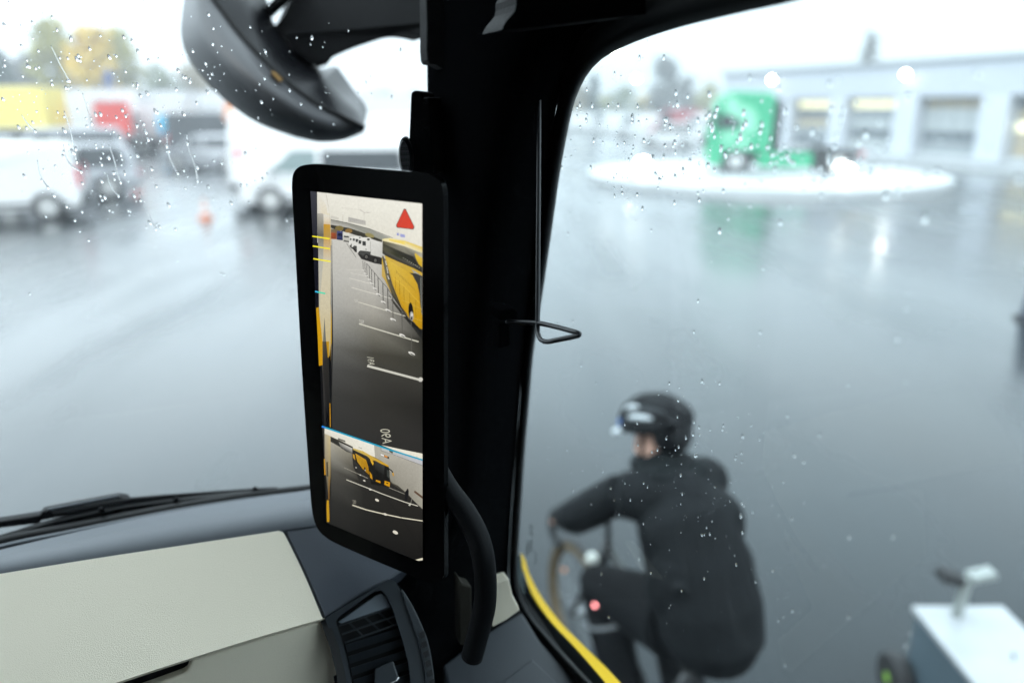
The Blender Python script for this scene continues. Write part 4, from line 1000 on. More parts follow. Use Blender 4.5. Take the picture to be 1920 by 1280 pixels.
# --- vehicles seen through the windscreen
g = gnd(92, 413); az = -114
root = empty("panel_van", g + azdir(az) * 1.52 + azdir(az + 90) * 0.95, rotz_for(az), "white panel van cut by the left edge with its red tail lamp showing", "van", LOT)
van(root, 4.7, 1.9, 1.93, M_white, wheel_r=.33)
root = empty("people_carrier", gnd(512, 399) + azdir(-91) * -1.5 + Vector((0, 0.95, 0)), rotz_for(-91), "white people carrier with dark side windows facing left behind the monitor", "van", LOT)
van(root, 4.9, 1.92, 1.90, M_white, glazed=True, glass=M_lightglass, wheel_r=.34)
root = empty("tall_box_van", gnd(497, 384) + azdir(8) * 3.2, rotz_for(8), "tall white box van seen from behind, standing next to the white people carrier", "van", LOT)
van(root, 6.4, 2.15, 2.72, M_white, wheel_r=.36, wb=3.7, high=True)
root = place("silver_car", 116, 372, -118, "silver estate car half hidden by the white van at the left edge", "car", LOT)
car(root, 4.7, 1.85, 1.72, M_silver, estate=True, wheel_r=.36)
root = place("grey_minibus", 125, 330, -118, "grey minibus below the red lorry cab and the yellow trailer", "van", LOT)
van(root, 4.9, 1.95, 2.0, M_silver, glazed=True)
root = place("dark_van", 396, 289, 74, "dark grey van behind the pale-roofed car near the mirror tip", "van", LOT)
van(root, 4.8, 2.0, 2.55, M_darkpaint, glazed=True)
root = place("hatchback_car", 398, 316, -82, "black and silver car parked in front of the dark grey van", "car", LOT)
car(root, 4.3, 1.8, 1.6, M_silver, estate=True)
LOR = "lorries along the far side of the yard"
p = gnd(20, 298); root = empty("semi_trailer", p + Vector((-4.5, 0, 0)), rotz_for(-92), "pale yellow box trailer at the far left of the yard", "trailer", LOR)
lorry(root, 15.0, 2.5, 4.05, M_trailer, floor=1.65, cab_len=0)
root = place("red_lorry", 220, 290, -29, "lorry with a bright red box body behind the grey minibus", "lorry", LOR)
lorry(root, 5.6, 1.9, 3.25, M_red, M_red, floor=1.2, cab_len=1.8)
root = place("white_lorry", 298, 286, -94, "white lorry with a cyan panel on its box side", "lorry", LOR)
lorry(root, 4.4, 2.2, 3.25, M_whitebox, M_white, floor=.95, sign=M_cyan, cab_len=1.3)
proto = place("white_trailer", 160, 282, -88, "white box trailer between the yellow trailer and the red lorry", "trailer", LOR)
lorry(proto, 9.5, 2.5, 4.1, M_whitebox, floor=1.0, cab_len=0)
for px, py, a, lb in ((262, 274, -88, "white box trailer directly behind the red lorry"), (330, 266, -86, "white box trailer behind the lorry with the cyan panel"), (400, 268, -88, "white box trailer nearest to the mirror's lower edge"), (470, 270, -88, "white box trailer partly covered by the mirror shell"),
                      (700, 262, -80, "white box trailer seen in the gap between mirror and pillar"), (775, 256, -76, "white box trailer ending behind the pillar")):
    c = copy_tree(proto); c.location = gnd(px, py); c.rotation_euler = (0, 0, rotz_for(a)); c["label"] = lb
root = place("orange_lorry", 512, 276, 80, "small orange and yellow lorry just above the tall white box van", "lorry", LOR)
lorry(root, 6.0, 2.3, 3.3, M_orange, mat("amber_paint", srgb(240, 180, 40), .4), floor=1.1, cab_len=1.8)
for px, py, a, lb in ((705, 318, -70, "white van in the gap between the mirror tip and the pillar, nearer one"), (742, 284, -66, "white van beside the pillar, farther one")):
    root = place("delivery_van", px, py, a, lb, "van", LOT); van(root, 5.4, 2.0, 2.4, M_white, wheel_r=.35, high=True)

# traffic cone
cone = empty("traffic_cone", gnd(386, 411), 0, "orange and white traffic cone standing alone on the wet yard", "traffic cone")
mb = MB(); mb.box((0, 0, .02), (.34, .34, .04)); M_cone = mat("faded_orange_plastic", (0.52, 0.17, 0.08), .55); mb.build("base", M_cone, cone, bevel=.01)
mb = MB()
mb.cyl((0, 0, .04), (0, 0, .52), .13, .03, 20); cb = mb.build("cone_body", M_cone, cone)
for z0, z1 in ((.16, .27), (.36, .44)):
    r0, r1 = .13 - .1 * (z0 - .04) / .48 + .003, .13 - .1 * (z1 - .04) / .48 + .003
    mb = MB(); mb.cyl((0, 0, z0), (0, 0, z1), r0, r1, 20); mb.build("white_band", M_white, cb)

# --- right side: workshop hall along the yard
U_W = 34.7
hall_v0, hall_v1 = 2.0, at_u(1358, 140, U_W).dot(TF)
hall = empty("workshop_hall", T(U_W, 0, 0), YAW, "long low grey workshop hall with white columns and glazed roller doors", "building")
ZR = 5.02
def hb(mb, v0, v1, z0, z1, out=0.0, depth=0.3):      # a block on the hall front; out = how far it stands proud
    mb.box((depth / 2 - out, (v0 + v1) / 2, (z0 + z1) / 2), (depth, v1 - v0, z1 - z0)); return mb
def vz(px, py): p = at_u(px, py, U_W); return p.dot(TF), p.z
dz = vz(1625, 187)[1]
mb = MB(); hb(mb, hall_v0, hall_v1, dz + .1, ZR, 0, 12.0); hb(mb, hall_v0, hall_v1, 0, dz + .1, -1.2, 10.8)
mb.build("hall_wall", M_wall, hall)
mb = MB(); mb.box((6.0, (hall_v0 + hall_v1) / 2, ZR + .06), (12.4, hall_v1 - hall_v0 + .3, .12)); mb.build("roof", M_silver, hall)
doors = [(1408, 1466), (1478, 1552), (1579, 1672), (1713, 1832), (1884, 2060), (2130, 2400)]
edges = [(vz(a, 240)[0], vz(b, 240)[0]) for a, b in doors]
sill_z = 0.62
cols = [hall_v1] + [x for e in edges for x in e] + [hall_v0]
for i in range(0, len(cols) - 1, 2):
    va, vb_ = sorted((cols[i], cols[i + 1]))
    mb = MB(); hb(mb, va, vb_, 0.0, dz + .098, .02, 1.3); mb.build("column", M_column, hall, bevel=.03)
for k, (va, vb_) in enumerate(edges):
    va, vb_ = sorted((va, vb_))
    mb = MB(); hb(mb, va, vb_, sill_z, dz + .09, -.62, .1); d = mb.build("roller_door", M_doorgrey, hall)
    H_ = dz - sill_z
    for j in range(5):
        z0, z1 = sill_z + .10 + j * H_ / 5, sill_z - .02 + (j + 1) * H_ / 5
        lit = (k in (1, 2) and j == 4) or (k == 4 and j == 2)
        mb = MB(); n_ = 4
        for q in range(n_):
            a = va + .12 + q * (vb_ - va - .16) / n_; hb(mb, a, a + (vb_ - va - .16) / n_ - .10, z0, z1, -.60, .02)
        mb.build("pane", M_warm if lit else M_panel[door_rnd.choice((0, 0, 1, 1, 2, 3) if k < 4 else (1, 2, 2, 3))], d)
    mb = MB(); hb(mb, va, vb_, 0.02, sill_z - .003, -.35, .6); mb.build("door_sill", M_ledgeconc, hall)
mb = MB(); hb(mb, hall_v0, hall_v1, 0, .34, .55, .5); mb.build("plinth", M_ledgeconc, hall, bevel=.03)
mb = MB(); hb(mb, hall_v0, hall_v1, .35, .42, .58, .08); mb.build("plinth_edge", M_doorgrey, hall)
for px, py, lb in ((1447, 150, "bright round flood lamp on the hall front above the green lorry"), (1698, 140, "bright round flood lamp on the hall front right of the green lorry")):
    p = at_u(px, py, U_W - .35)
    lamp = empty("flood_lamp", p, YAW, lb, "lamp", "flood lamps on the hall front")
    mb = MB(); mb.ball((0, 0, 0), (.06, .16, .13), 16, 10); mb.build("lens", M_lamp, lamp)
    mb = MB(); mb.box((.15, 0, .06), (.30, .30, .22)); mb.build("lamp_case", M_doorgrey, lamp, bevel=.02)
# street lamps
for px, py, d, lb, tilt in ((1193, 148, 58, "lit street lamp above the parked white vans", 0), (1152, 92, 46, "lit street lamp close to the window's rounded corner", 0), (684, 107, 60, "lit street lamp in the gap under the mirror arm", 0)):
    r = ray(px, py); p = CAMP + r * d
    lamp = empty("street_lamp", (p.x, p.y, 0), 0, lb, "street lamp", "street lamps around the yard")
    mb = MB(); mb.cyl((0, .5, 0), (0, .5, p.z + .12), .05, .035, 12); mb.build("pole", mat("pale_lamp_pole", (0.6, 0.62, 0.64), .5), lamp)
    mb = MB(); mb.box((0, .24, p.z + .12), (.22, .6, .1)); mb.build("lamp_head", M_pole, lamp, bevel=.03)
    mb = MB(); mb.ball((0, 0, p.z), (.12, .12, .10), 14, 8); mb.build("lens", M_lamp, lamp)

# podium
pc = CAMP + ray(1445, 338) * 1.0
pcg = gnd(1422, 337)
pod = empty("round_podium", pcg, 0, "wide white round podium carrying the green lorry", "podium")
mb = MB(); mb.cyl((0, 0, 0), (0, 0, .30), 6.95, n=96); mb.build("podium_body", M_podium, pod, bevel=.02)
mb = MB(); mb.cyl((0, 0, .303), (0, 0, .306), 6.5, n=96); mb.build("podium_top", M_podium, pod)
for px, py, lb in ((1588, 321, "glaring spotlight on the podium at the green lorry's tail"), (1205, 306, "glaring spotlight added on the near left rim of the podium")):
    p = at_z(px, py, .46)
    lamp = empty("podium_glowspot", p, 0, lb, "glowspot", "added glowing spots on the podium")  # lens added to glow where a cab ceiling reflection was guessed
    mb = MB(); mb.ball((0, 0, 0), (.27, .12, .19), 16, 10); mb.build("lens", M_lamp, lamp)
    mb = MB(); mb.box((0, .12, -.06), (.36, .16, .18)); mb.build("lamp_case", M_under, lamp, bevel=.02)
bol = empty("small_bollard", gnd(1185, 351), 0, "short dark bollard at the left rim of the podium", "bollard")
mb = MB(); mb.cyl((0, 0, 0), (0, 0, .40), .09, n=14); mb.ball((0, 0, .40), .09, 14, 8); mb.build("post", M_darkpaint, bol)
mb = MB(); mb.cyl((0, 0, .28), (0, 0, .34), .094, n=14); mb.build("reflective_band", M_white, bol)

# green tractor unit on the podium
def tractor():
    az = -80
    base = at_z(1462, 322, .306)
    r = empty("tractor_unit", base, rotz_for(az), "bright green lorry tractor unit with pale swirls on its cab, parked on the podium", "lorry")
    W = 2.5; r.scale = (1.03, 1.0, 0.87)
    # cab from x=.35 to 2.95
    mb, yw = side_extrude([(.62, .98), (.58, 3.3), (.70, 3.52), (2.15, 3.60), (2.62, 3.35), (2.80, 2.65), (2.95, 1.9), (2.98, 1.0), (2.96, .42), (2.80, .34), (2.35, .36), (2.30, .95), (1.3, .98)], W, .05, 2.0, 3.6)
    cabo = mb.build("cab", M_green, r, bevel=.09, bseg=3)
    mb = MB(); mb.poly([(2.975, y, 1.95) for y in (-1.1, 1.1)] + [(2.815, y, 2.72) for y in (1.08, -1.08)], (.012, 0, .004)); mb.build("windscreen", M_carglass, r)
    for s in (1, -1):
        side_panel(r, "door_window", [(2.62, 1.95), (2.50, 2.62), (1.72, 2.62), (1.72, 2.02)], yw, M_carglass, s)
        def blob(c, rx, rz, tilt, n=22): return [(c[0] + rx * math.cos(a) * math.cos(tilt) - rz * math.sin(a) * math.sin(tilt), c[1] + rx * math.cos(a) * math.sin(tilt) + rz * math.sin(a) * math.cos(tilt)) for a in [2 * PI * k / n for k in range(n)]]
        for c, rx, rz, t in (((1.95, 1.45), .55, .36, .5), ((2.10, 2.9), .50, .30, 1.1), ((1.55, 2.35), .35, .62, -.2)):
            side_panel(cabo, "pale_swirl", blob(c, rx, rz, t), yw, M_palegreen, s, .008, .006)
        side_panel(cabo, "green_spot", blob((1.95, 1.42), .26, .14, .1), yw, M_green, s, .012, .006)
        mb = MB(); mb.box((2.95, s * .92, .68), (.10, .46, .22)); mb.build("headlight", M_headl, r, bevel=.03)
        mb = MB(); mb.box((2.72, s * (W / 2 + .22), 2.35), (.14, .12, .75)); mb.build("mirror_arm", M_under, r, bevel=.04)
        for wx, rr in ((1.85, .52), (-1.85, .52)):
            wheel(r, wx, s * (W / 2 - .17), rr, .32, M_rim, s, .55)
            mb = MB(); mb.cyl((wx, s * (W / 2 - .34), rr), (wx, s * (W / 2 - .03), rr), rr * 1.16, n=26); mb.build("wheel_arch", M_under, r)
        mb = MB(); mb.box((.05, s * (W / 2 - .12), .62), (2.0, .24, .66)); mb.build("side_fairing", M_green, r, bevel=.06)
        mb = MB(); mb.box((-2.75, s * .95, .9), (.06, .42, .16)); mb.build("taillight", M_tail, r)
    mb = MB(); mb.box((-.9, 0, .88), (3.9, .86, .28)); mb.build("chassis", M_under, r, bevel=.02)
    mb = MB(); mb.cyl((-1.5, 0, 1.02), (-1.5, 0, 1.14), .55, n=24); mb.build("coupling_plate", M_under, r)
    mb = MB(); mb.box((.40, 0, 2.0), (.26, 2.1, 2.1)); mb.build("cab_rear_panel", M_under, r, bevel=.04)
    mb = MB(); mb.box((2.98, 0, 1.35), (.05, 1.7, .6)); mb.build("grille", M_under, r, bevel=.02)
tractor()

# parked white vehicles left of the podium
for px, py, a, kind, lb in ((1078, 246, -60, 0, "white van first from the pillar in the far row"), (1140, 251, -62, 0, "white van second from the pillar in the far row"), (1196, 256, -64, 0, "white van third from the pillar, next to the red van"),
                            (1252, 274, -78, 1, "white car in front of the dark red van near the podium"), (1318, 262, -70, 0, "white van just left of the green lorry"), (1110, 238, -60, 0, "white van at the back of the far row by the dark conifer")):
    root = place("parked_van" if kind == 0 else "white_car", px, py, a, lb, "van" if kind == 0 else "car", LOT)
    if kind == 0: van(root, 5.2, 2.0, 2.3, M_white, high=True)
    else: car(root, 4.5, 1.85, 1.75, M_white, estate=True)
root = place("red_van", 1264, 258, -72, "dark red van in the far row above the white car", "van", LOT); van(root, 5.2, 2.0, 2.75, mat("dark_red_paint", (0.26, 0.03, 0.04), .35), high=True)

# dark bollard at the right edge
rb = empty("dark_bollard", gnd(1938, 600), 0, "dark blue tapering post cut by the right edge of the yard", "post")
mb = MB(); mb.cyl((0, 0, .05), (0, 0, .80), .17, .10, 20); mb.ball((0, 0, .80), .10, 16, 10); mb.build("post", mat("navy_plastic", (0.012, 0.02, 0.045), .4), rb)
mb = MB(); mb.cyl((0, 0, 0), (0, 0, .05), .24, n=20); mb.build("foot", M_tyre, rb, bevel=.01)

# white box cart with a T-shaped post
ct = empty("box_cart", (2.15, 2.62, 0), 0, "white box cart with a T-shaped mast and a black wheel, at the lower right", "cart")
x0, y1, zt = 1.90, 3.02, .50
cw, cl = .435, 1.05
mb = MB(); mb.box((x0 + cw / 2 - 2.15, y1 - cl / 2 - 2.62, zt - .015), (cw, cl, .03)); mb.build("lid", mat("scuffed_white_lid", (0.33, 0.34, 0.35), .35, var=.15, vscale=9), ct, bevel=.006)
mb = MB(); mb.box((x0 + cw / 2 - 2.15, y1 - cl / 2 - 2.62, .29), (cw - .03, cl - .03, .36)); mb.build("box_body", mat("blue_grey_panel", srgb(78, 92, 100), .4), ct, bevel=.01)
mx_, my_ = 2.075 - 2.15, 2.95 - 2.62
mb = MB(); mb.cyl((mx_, my_, zt), (mx_ + .02, my_, zt + .20), .026, .022, 14); M_mast = mat("pale_mast", (.24, .26, .25), .5); mast = mb.build("mast", M_mast, ct)
mb = MB(); mb.box((0, 0, 0), (.11, .07, .035), Matrix.Translation((mx_ + .075, my_, zt + .215)) @ Matrix.Rotation(-.25, 4, 'Y')); mb.build("mast_wing", M_mast, mast, bevel=.006)
mb = MB(); mb.box((0, 0, 0), (.11, .08, .05), Matrix.Translation((mx_ - .065, my_, zt + .205)) @ Matrix.Rotation(.3, 4, 'Y')); mb.build("mast_sensor", M_under, mast, bevel=.012)
for wy in (2.98, 2.25):
    for wx, s in ((x0 - .04, -1), (x0 + cw + .04, 1)):
        mb = MB(); mb.cyl((-.04, 0, 0), (.04, 0, 0), .12, n=24); w_ = mb.build("wheel", M_tyre, ct, bevel=.02); w_.location = (wx - 2.15, wy - 2.62, .12)
        mb = MB(); mb.cyl((s * .03, 0, 0), (s * .042, 0, 0), .026, n=16); mb.build("hub", mat("lime_hub", (.22, .42, .05), .5), w_)

# ------------------------------------------------------------------ trees at the far side
def leaf_mat(name, rgb):
    return mat(name, rgb, 0.7, var=0.45, vscale=0.9)
L_yellow = leaf_mat("yellow_leaves", (0.62, 0.42, 0.015)); L_olive = leaf_mat("olive_leaves", (0.26, 0.24, 0.02)); L_brown = leaf_mat("brown_leaves", (0.20, 0.145, 0.05))
L_dark = leaf_mat("conifer_needles", (0.018, 0.045, 0.028)); L_greybrown = leaf_mat("bare_twigs", (0.12, 0.115, 0.10)); L_green = leaf_mat("dull_green_leaves", (0.12, 0.15, 0.035))
M_bark = mat("bark", (0.06, 0.05, 0.04), 0.9)
def tree(px, dist, top_py, wpx, leaf, lb, name="broadleaf_tree", conifer=False, n=1500, low=0.10, group="trees beyond the yard", seed=1):
    rnd = random.Random(seed * 77 + px)
    r = ray(px, 205); h = Vector((r.x, r.y, 0)).normalized()
    dpt = dist
    base = Vector((r.x, r.y, 0)) * dist / r.length
    H = EYE + (205 - top_py) * dist / FPX * 1.0
    Wd = wpx * dist / FPX / 2
    t = empty(name, (base.x, base.y, 0), rnd.uniform(0, 6), lb, "tree", group)
    mb = MB(); mb.tube([(0, 0, 0), (.05 * H * .2, 0, H * .45), (0, .03, H * .93)], [H * .022, H * .014, H * .004], 8)
    for k in range(7):
        a = k * 2.4; z = H * (low + .1 + .09 * k); L = Wd * (.75 if not conifer else .75 * (1 - z / H))
        mb.tube([(0, 0, z), (L * .5 * math.cos(a), L * .5 * math.sin(a), z + H * .07), (L * math.cos(a), L * math.sin(a), z + H * .11)], [H * .008, H * .005, H * .002], 5)
    mb.build("trunk", M_bark, t)
    mb = MB()
    clumps = []
    for k in range(44):
        zz = low + (1 - low) * rnd.random() ** 0.8
        wr = (1 - (zz - low) / (1 - low)) ** 0.8 if conifer else math.sin(PI * min(1, max(0.04, (zz - low) / (1 - low) * .92 + .06))) ** 0.6
        a = rnd.uniform(0, 2 * PI); q = Wd * wr * math.sqrt(rnd.random()) * .85
        clumps.append((q * math.cos(a), q * math.sin(a), zz * H * .96, H * rnd.uniform(.07, .13) * (.7 if conifer else 1)))
    for i in range(n):
        c = clumps[i % 44]; s_ = c[3]
        p = Vector((c[0] + rnd.gauss(0, .5) * s_, c[1] + rnd.gauss(0, .5) * s_, c[2] + rnd.gauss(0, .42) * s_))
        z_ = Vector((rnd.gauss(0, 1), rnd.gauss(0, 1), rnd.gauss(0, 1))).normalized(); x_ = z_.orthogonal().normalized(); y_ = z_.cross(x_)
        e = H * rnd.uniform(.022, .042)
        mb.bm.faces.new([mb.bm.verts.new(p + x_ * a * e + y_ * b * e * .7) for a, b in ((-1, 0), (0, -1), (1, 0), (0, 1))])
    mb.build("crown", leaf, t, recalc=False)
TS = [(1094, 124, 180, 50, L_brown, "low brown tree beneath the dark conifer", "broadleaf_tree", False), (1140, 126, 178, 56, L_olive, "low olive tree between the conifer and the green tree", "broadleaf_tree", False),
      (1226, 126, 176, 50, L_brown, "low brown tree at the foot of the tall bare tree", "broadleaf_tree", False), (1306, 126, 180, 56, L_brown, "low brown tree just left of the olive tree by the hall", "broadleaf_tree", False),
      (14, 95, 112, 60, L_dark, "dark green conifer at the far left edge above the yellow trailer", "conifer_tree", True),
      (62, 105, 122, 70, L_greybrown, "bare brownish tree between the dark conifer and the autumn trees", "bare_tree", False),
      (118, 100, 74, 78, L_olive, "tall olive-green autumn tree left of the yellow one", "broadleaf_tree", False),
      (186, 96, 84, 82, L_yellow, "bright yellow autumn tree behind the white trailers", "broadleaf_tree", False),
      (238, 104, 88, 66, L_olive, "olive autumn tree to the right of the yellow tree", "broadleaf_tree", False),
      (305, 110, 138, 90, L_green, "low dull green tree right of the autumn group", "broadleaf_tree", False),
      (372, 112, 134, 84, L_brown, "low brown tree behind the trailers left of the mirror shell", "broadleaf_tree", False),
      (450, 112, 140, 90, L_brown, "low brown tree behind the mirror shell", "broadleaf_tree", False),
      (722, 115, 172, 80, L_brown, "low brown tree in the gap under the mirror arm", "broadleaf_tree", False),
      (782, 115, 174, 70, L_greybrown, "bare tree ending behind the pillar", "bare_tree", False),
      (1078, 118, 160, 52, L_brown, "brown tree touching the side window's front edge", "broadleaf_tree", False),
      (1113, 112, 148, 44, L_dark, "dark conifer standing above the far row of vans", "conifer_tree", True),
      (1168, 125, 168, 76, L_green, "low green tree right of the dark conifer", "broadleaf_tree", False),
      (1206, 128, 182, 50, L_yellow, "low yellowish tree above the far row of vans", "broadleaf_tree", False),
      (1244, 122, 120, 48, L_greybrown, "tall bare tree standing highest left of the green lorry", "bare_tree", False),
      (1286, 124, 152, 34, L_greybrown, "slim bare tree left of the hall", "bare_tree", False),
      (1330, 120, 164, 56, L_olive, "olive tree at the left end of the hall", "broadleaf_tree", False),
      (1616, 92, 84, 13, L_greybrown, "slim treetop rising behind the hall roof", "conifer_tree", True)]
for i, (px, d, tp, w, lf, lb, nm, con) in enumerate(TS): tree(px, d, tp, w, lf, lb, nm, con, seed=i + 1, n=260 if px == 1616 else 1500)
# blue sign on a mast between the autumn trees
sg = empty("mast_sign", Vector((ray(213, 205).x, ray(213, 205).y, 0)) * 70, 0, "blue sign on a tall mast in front of the autumn trees", "sign")
mb = MB(); mb.cyl((0, 0, 0), (0, 0, 6.6), .14, .10, 12); mb.build("mast", M_pole, sg)
mb = MB(); mb.box((0, -.15, 5.4), (.8, .12, 1.5)); mb.build("sign_face", M_blue, sg, bevel=.02)

# ------------------------------------------------------------------ cyclist
HEAD_AZ = -22
hipg = Vector((0.695, 2.31, 0))
def remesh(o, vox, sm=6, smf=0.5):
    md = o.modifiers.new("join", 'REMESH'); md.mode = 'VOXEL'; md.voxel_size = vox; md.use_smooth_shade = True
    md = o.modifiers.new("soften", 'SMOOTH'); md.iterations = sm; md.factor = smf
    return o
person = empty("person", hipg, rotz_for(HEAD_AZ), "cyclist in a black helmet and dark hooded jacket, riding away past the side window", "person")
M_skin = mat("skin", (0.56, 0.33, 0.25), 0.5, var=0.08, vscale=20)
M_jacket = mat("dark_jacket", (0.0082, 0.0094, 0.0106), 0.75, var=0.4, vscale=9, bump=0.2, bscale=200, spec=0.12)
M_hood = mat("charcoal_hood", (0.009, 0.011, 0.012), 0.8, var=0.25, vscale=12, spec=0.12)
M_trouser = mat("black_trousers", (0.004, 0.0045, 0.0055), 0.75, var=0.25, vscale=12, spec=0.12)
M_shoe = mat("black_shoe", (0.012, 0.012, 0.013), 0.5)
M_helmet = mat("black_helmet", (0.005, 0.0055, 0.007), 0.4, spec=0.2)
M_hwhite = mat("white_helmet_stripe", (0.55, 0.58, 0.6), 0.4)
M_hblue = mat("blue_helmet_front", (0.03, 0.12, 0.38), 0.4)
M_glove = mat("black_glove", (0.008, 0.009, 0.010), 0.7)
hip, chest, neck = Vector((0.0, 0, .99)), Vector((.19, .0, 1.27)), Vector((.31, .0, 1.43))
headc = Vector((.365, .0, 1.525)); hy = R_(22)
hm = Matrix.Translation(headc) @ Matrix.Rotation(hy, 4, 'Z') @ Matrix.Rotation(R_(14), 4, 'Y') @ Matrix.Scale(0.93, 4)
sh = {s: Vector((.285, s * .19, 1.385)) for s in (1, -1)}
elb = {1: Vector((.47, .285, 1.20)), -1: Vector((.47, -.27, 1.18))}
wri = {s: Vector((.69, s * .235, 1.075)) for s in (1, -1)}
knee = {1: Vector((.475, .155, .85)), -1: Vector((.34, -.14, .58))}
ank = {1: Vector((.29, .135, .46)), -1: Vector((.13, -.135, .20))}
hj = {s: Vector((.03, s * .095, .96)) for s in (1, -1)}
mb = MB()
# skin body: head with face, neck, trunk, arms with hands, legs: one joined surface
def hp_(x, y, z): return hm @ Vector((x, y, z))
def hball(mb, c, r):
    bmesh.ops.create_uvsphere(mb.bm, u_segments=18, v_segments=12, radius=1, matrix=hm @ Matrix.Translation(Vector(c)) @ Matrix.Diagonal((*r, 1)))
hball(mb, (-.01, 0, .03), (.098, .077, .105)); hball(mb, (.035, 0, -.055), (.062, .056, .068)); hball(mb, (.07, 0, -.105), (.028, .03, .022))
mb.tube([hp_(.088, 0, .0), hp_(.112, 0, -.045), hp_(.09, 0, -.058)], [.010, .016, .010], 8)
for s in (1, -1):
    hball(mb, (-.012, s * .077, -.028), (.020, .012, .032)); hball(mb, (.05, s * .04, -.035), (.03, .025, .028)); hball(mb, (.082, s * .03, .002), (.012, .014, .010))
hball(mb, (.088, 0, -.078), (.012, .024, .009))
mb.tube([headc + Vector((-.03, 0, -.07)), neck], [.055, .062], 14)
mb.tube([neck + Vector((-.02, 0, -.02)), chest, Vector((.08, 0, 1.12)), hip], [.085, .135, .125, .14], 18)
mb.tube([sh[1], sh[-1]], .045, 12)
for s in (1, -1):
    mb.tube([sh[s], elb[s], wri[s]], [.046, .040, .027], 12)
    hd = (wri[s] - elb[s]).normalized(); palm = wri[s] + hd * .05
    mb.tube([wri[s], palm, palm + hd * .04], [.026, .036, .034], 10)
    for k in range(4):
        o = palm + hd * .045 + Vector((-.012 * 0, (k - 1.5) * .019 , .008))
        ln = (.82, 1.0, .96, .78)[k] * .032
        mb.tube([o - hd * .02, o + hd * ln + UP * .004, o + hd * (ln + .014) - UP * ln * .7, o + hd * .004 - UP * .050], [.0095, .009, .0085, .0075], 8)
    th = palm + Vector((0, -s * .032, .0))
    mb.tube([th - hd * .02, th + hd * .018 - Vector((0, s * .012, .012)), th + hd * .03 - Vector((0, 0, .036))], [.012, .0105, .0085], 8)
    mb.tube([hj[s], knee[s], ank[s]], [.075, .052, .036], 12)
    mb.tube([ank[s] + Vector((-.05, 0, -.05)), ank[s] + Vector((.05, 0, -.07)), ank[s] + Vector((.15, 0, -.085))], [.034, .036, .026], 10)
body = remesh(mb.build("body", M_skin, person, recalc=True), 0.0075, 3)
# jacket
mb = MB()
mb.tube([neck + Vector((-.04, 0, .01)), neck + Vector((-.07, 0, -.06)), chest + Vector((-.045, 0, .02)), Vector((.04, 0, 1.15)), Vector((-.03, 0, 1.04)), Vector((-.055, 0, .95)), Vector((-.05, 0, .90)), Vector((-.045, 0, .875))], [.09, .15, .182, .192, .194, .190, .165, .12], 22)
for s in (1, -1): mb.ball(sh[s] + Vector((-.04, -s * .03, -.02)), (.09, .075, .075), 16, 10)
mb.ball((.12, -.015, 1.28), (.15, .215, .16), 18, 12); mb.ball((.03, 0, 1.12), (.165, .215, .22), 18, 12)
mb.tube([sh[1] + Vector((0, .01, -.01)), chest + Vector((-.03, 0, .10)), sh[-1] + Vector((0, -.01, -.01))], [.088, .12, .088], 14)
mb.tube([Vector((-.02, .10, .97)), Vector((-.02, -.10, .97))], [.150, .150], 18)
for s in (1, -1):
    mb.tube([sh[s], (sh[s] + elb[s]) / 2 + Vector((0, s * .012, -.008)), elb[s], (elb[s] + wri[s]) / 2 - UP * .008, wri[s] + (wri[s] - elb[s]).normalized() * .01], [.074, .078, .074, .063, .046], 14)
for k in range(5): mb.tube([Vector((.0 - .02 * k, .17, 1.0 + .045 * k)), Vector((-.12 + .045 * k, .05, 1.01 + .05 * k)), Vector((-.14 + .05 * k, -.12, 1.02 + .045 * k))], [.022, .034, .022], 8)
jacket = remesh(mb.build("jacket", M_jacket, person), 0.011, 4)
mb = MB()
mb.tube([Vector((.27, .13, 1.44)), Vector((.21, .09, 1.455)), Vector((.165, 0, 1.43)), Vector((.20, -.09, 1.455)), Vector((.27, -.13, 1.44))], [.038, .046, .050, .046, .038], 12)
mb.tube([Vector((.165, 0, 1.43)), Vector((.125, 0, 1.33)), Vector((.10, 0, 1.27))], [.070, .070, .03], 12)
mb.tube([Vector((.28, .09, 1.45)), Vector((.38, .06, 1.43)), Vector((.41, 0, 1.42)), Vector((.38, -.06, 1.43)), Vector((.28, -.09, 1.45))], [.045, .042, .04, .042, .045], 10)
mb.tube([Vector((.27, 0, 1.39)), Vector((.31, 0, 1.44)), Vector((.345, .005, 1.475))], [.115, .092, .080], 16)
remesh(mb.build("hood", M_hood, person), 0.009, 4)
# trousers, shoes, gloves
mb = MB()
mb.tube([Vector((-.03, .085, .96)), Vector((-.03, -.085, .96))], [.135, .135], 18)
for s in (1, -1):
    mb.tube([hj[s], (hj[s] + knee[s]) / 2, knee[s], (knee[s] + ank[s]) / 2, ank[s]], [.135, .122, .098, .092, .082], 16)
trs = remesh(mb.build("trousers", M_trouser, person), 0.010, 4)
for s in (1, -1):
    mb = MB(); a = ank[s]
    mb.tube([a + UP * .02, a + Vector((-.01, 0, -.05))], [.050, .046], 12)
    mb.tube([a + Vector((-.075, 0, -.065)), a + Vector((.0, 0, -.065)), a + Vector((.10, 0, -.078)), a + Vector((.19, 0, -.088))], [.038, .046, .046, .026], 12)
    remesh(mb.build("shoe", M_shoe, person), 0.008, 2)
    mb = MB(); hd = (wri[s] - elb[s]).normalized(); palm = wri[s] + hd * .05
    mb.tube([wri[s] - hd * .02, wri[s] + hd * .01, palm, palm + hd * .035], [.034, .032, .041, .039], 12)
    for k in range(4):
        o = palm + hd * .045 + Vector((0, (k - 1.5) * .019, .008)); ln = (.82, 1.0, .96, .78)[k] * .032
        mb.tube([o - hd * .02, o + hd * ln + UP * .004, o + hd * (ln + .014) - UP * ln * .7], [.0115, .011, .0105], 8)
    mb.build("glove", M_glove, person, smooth=True)
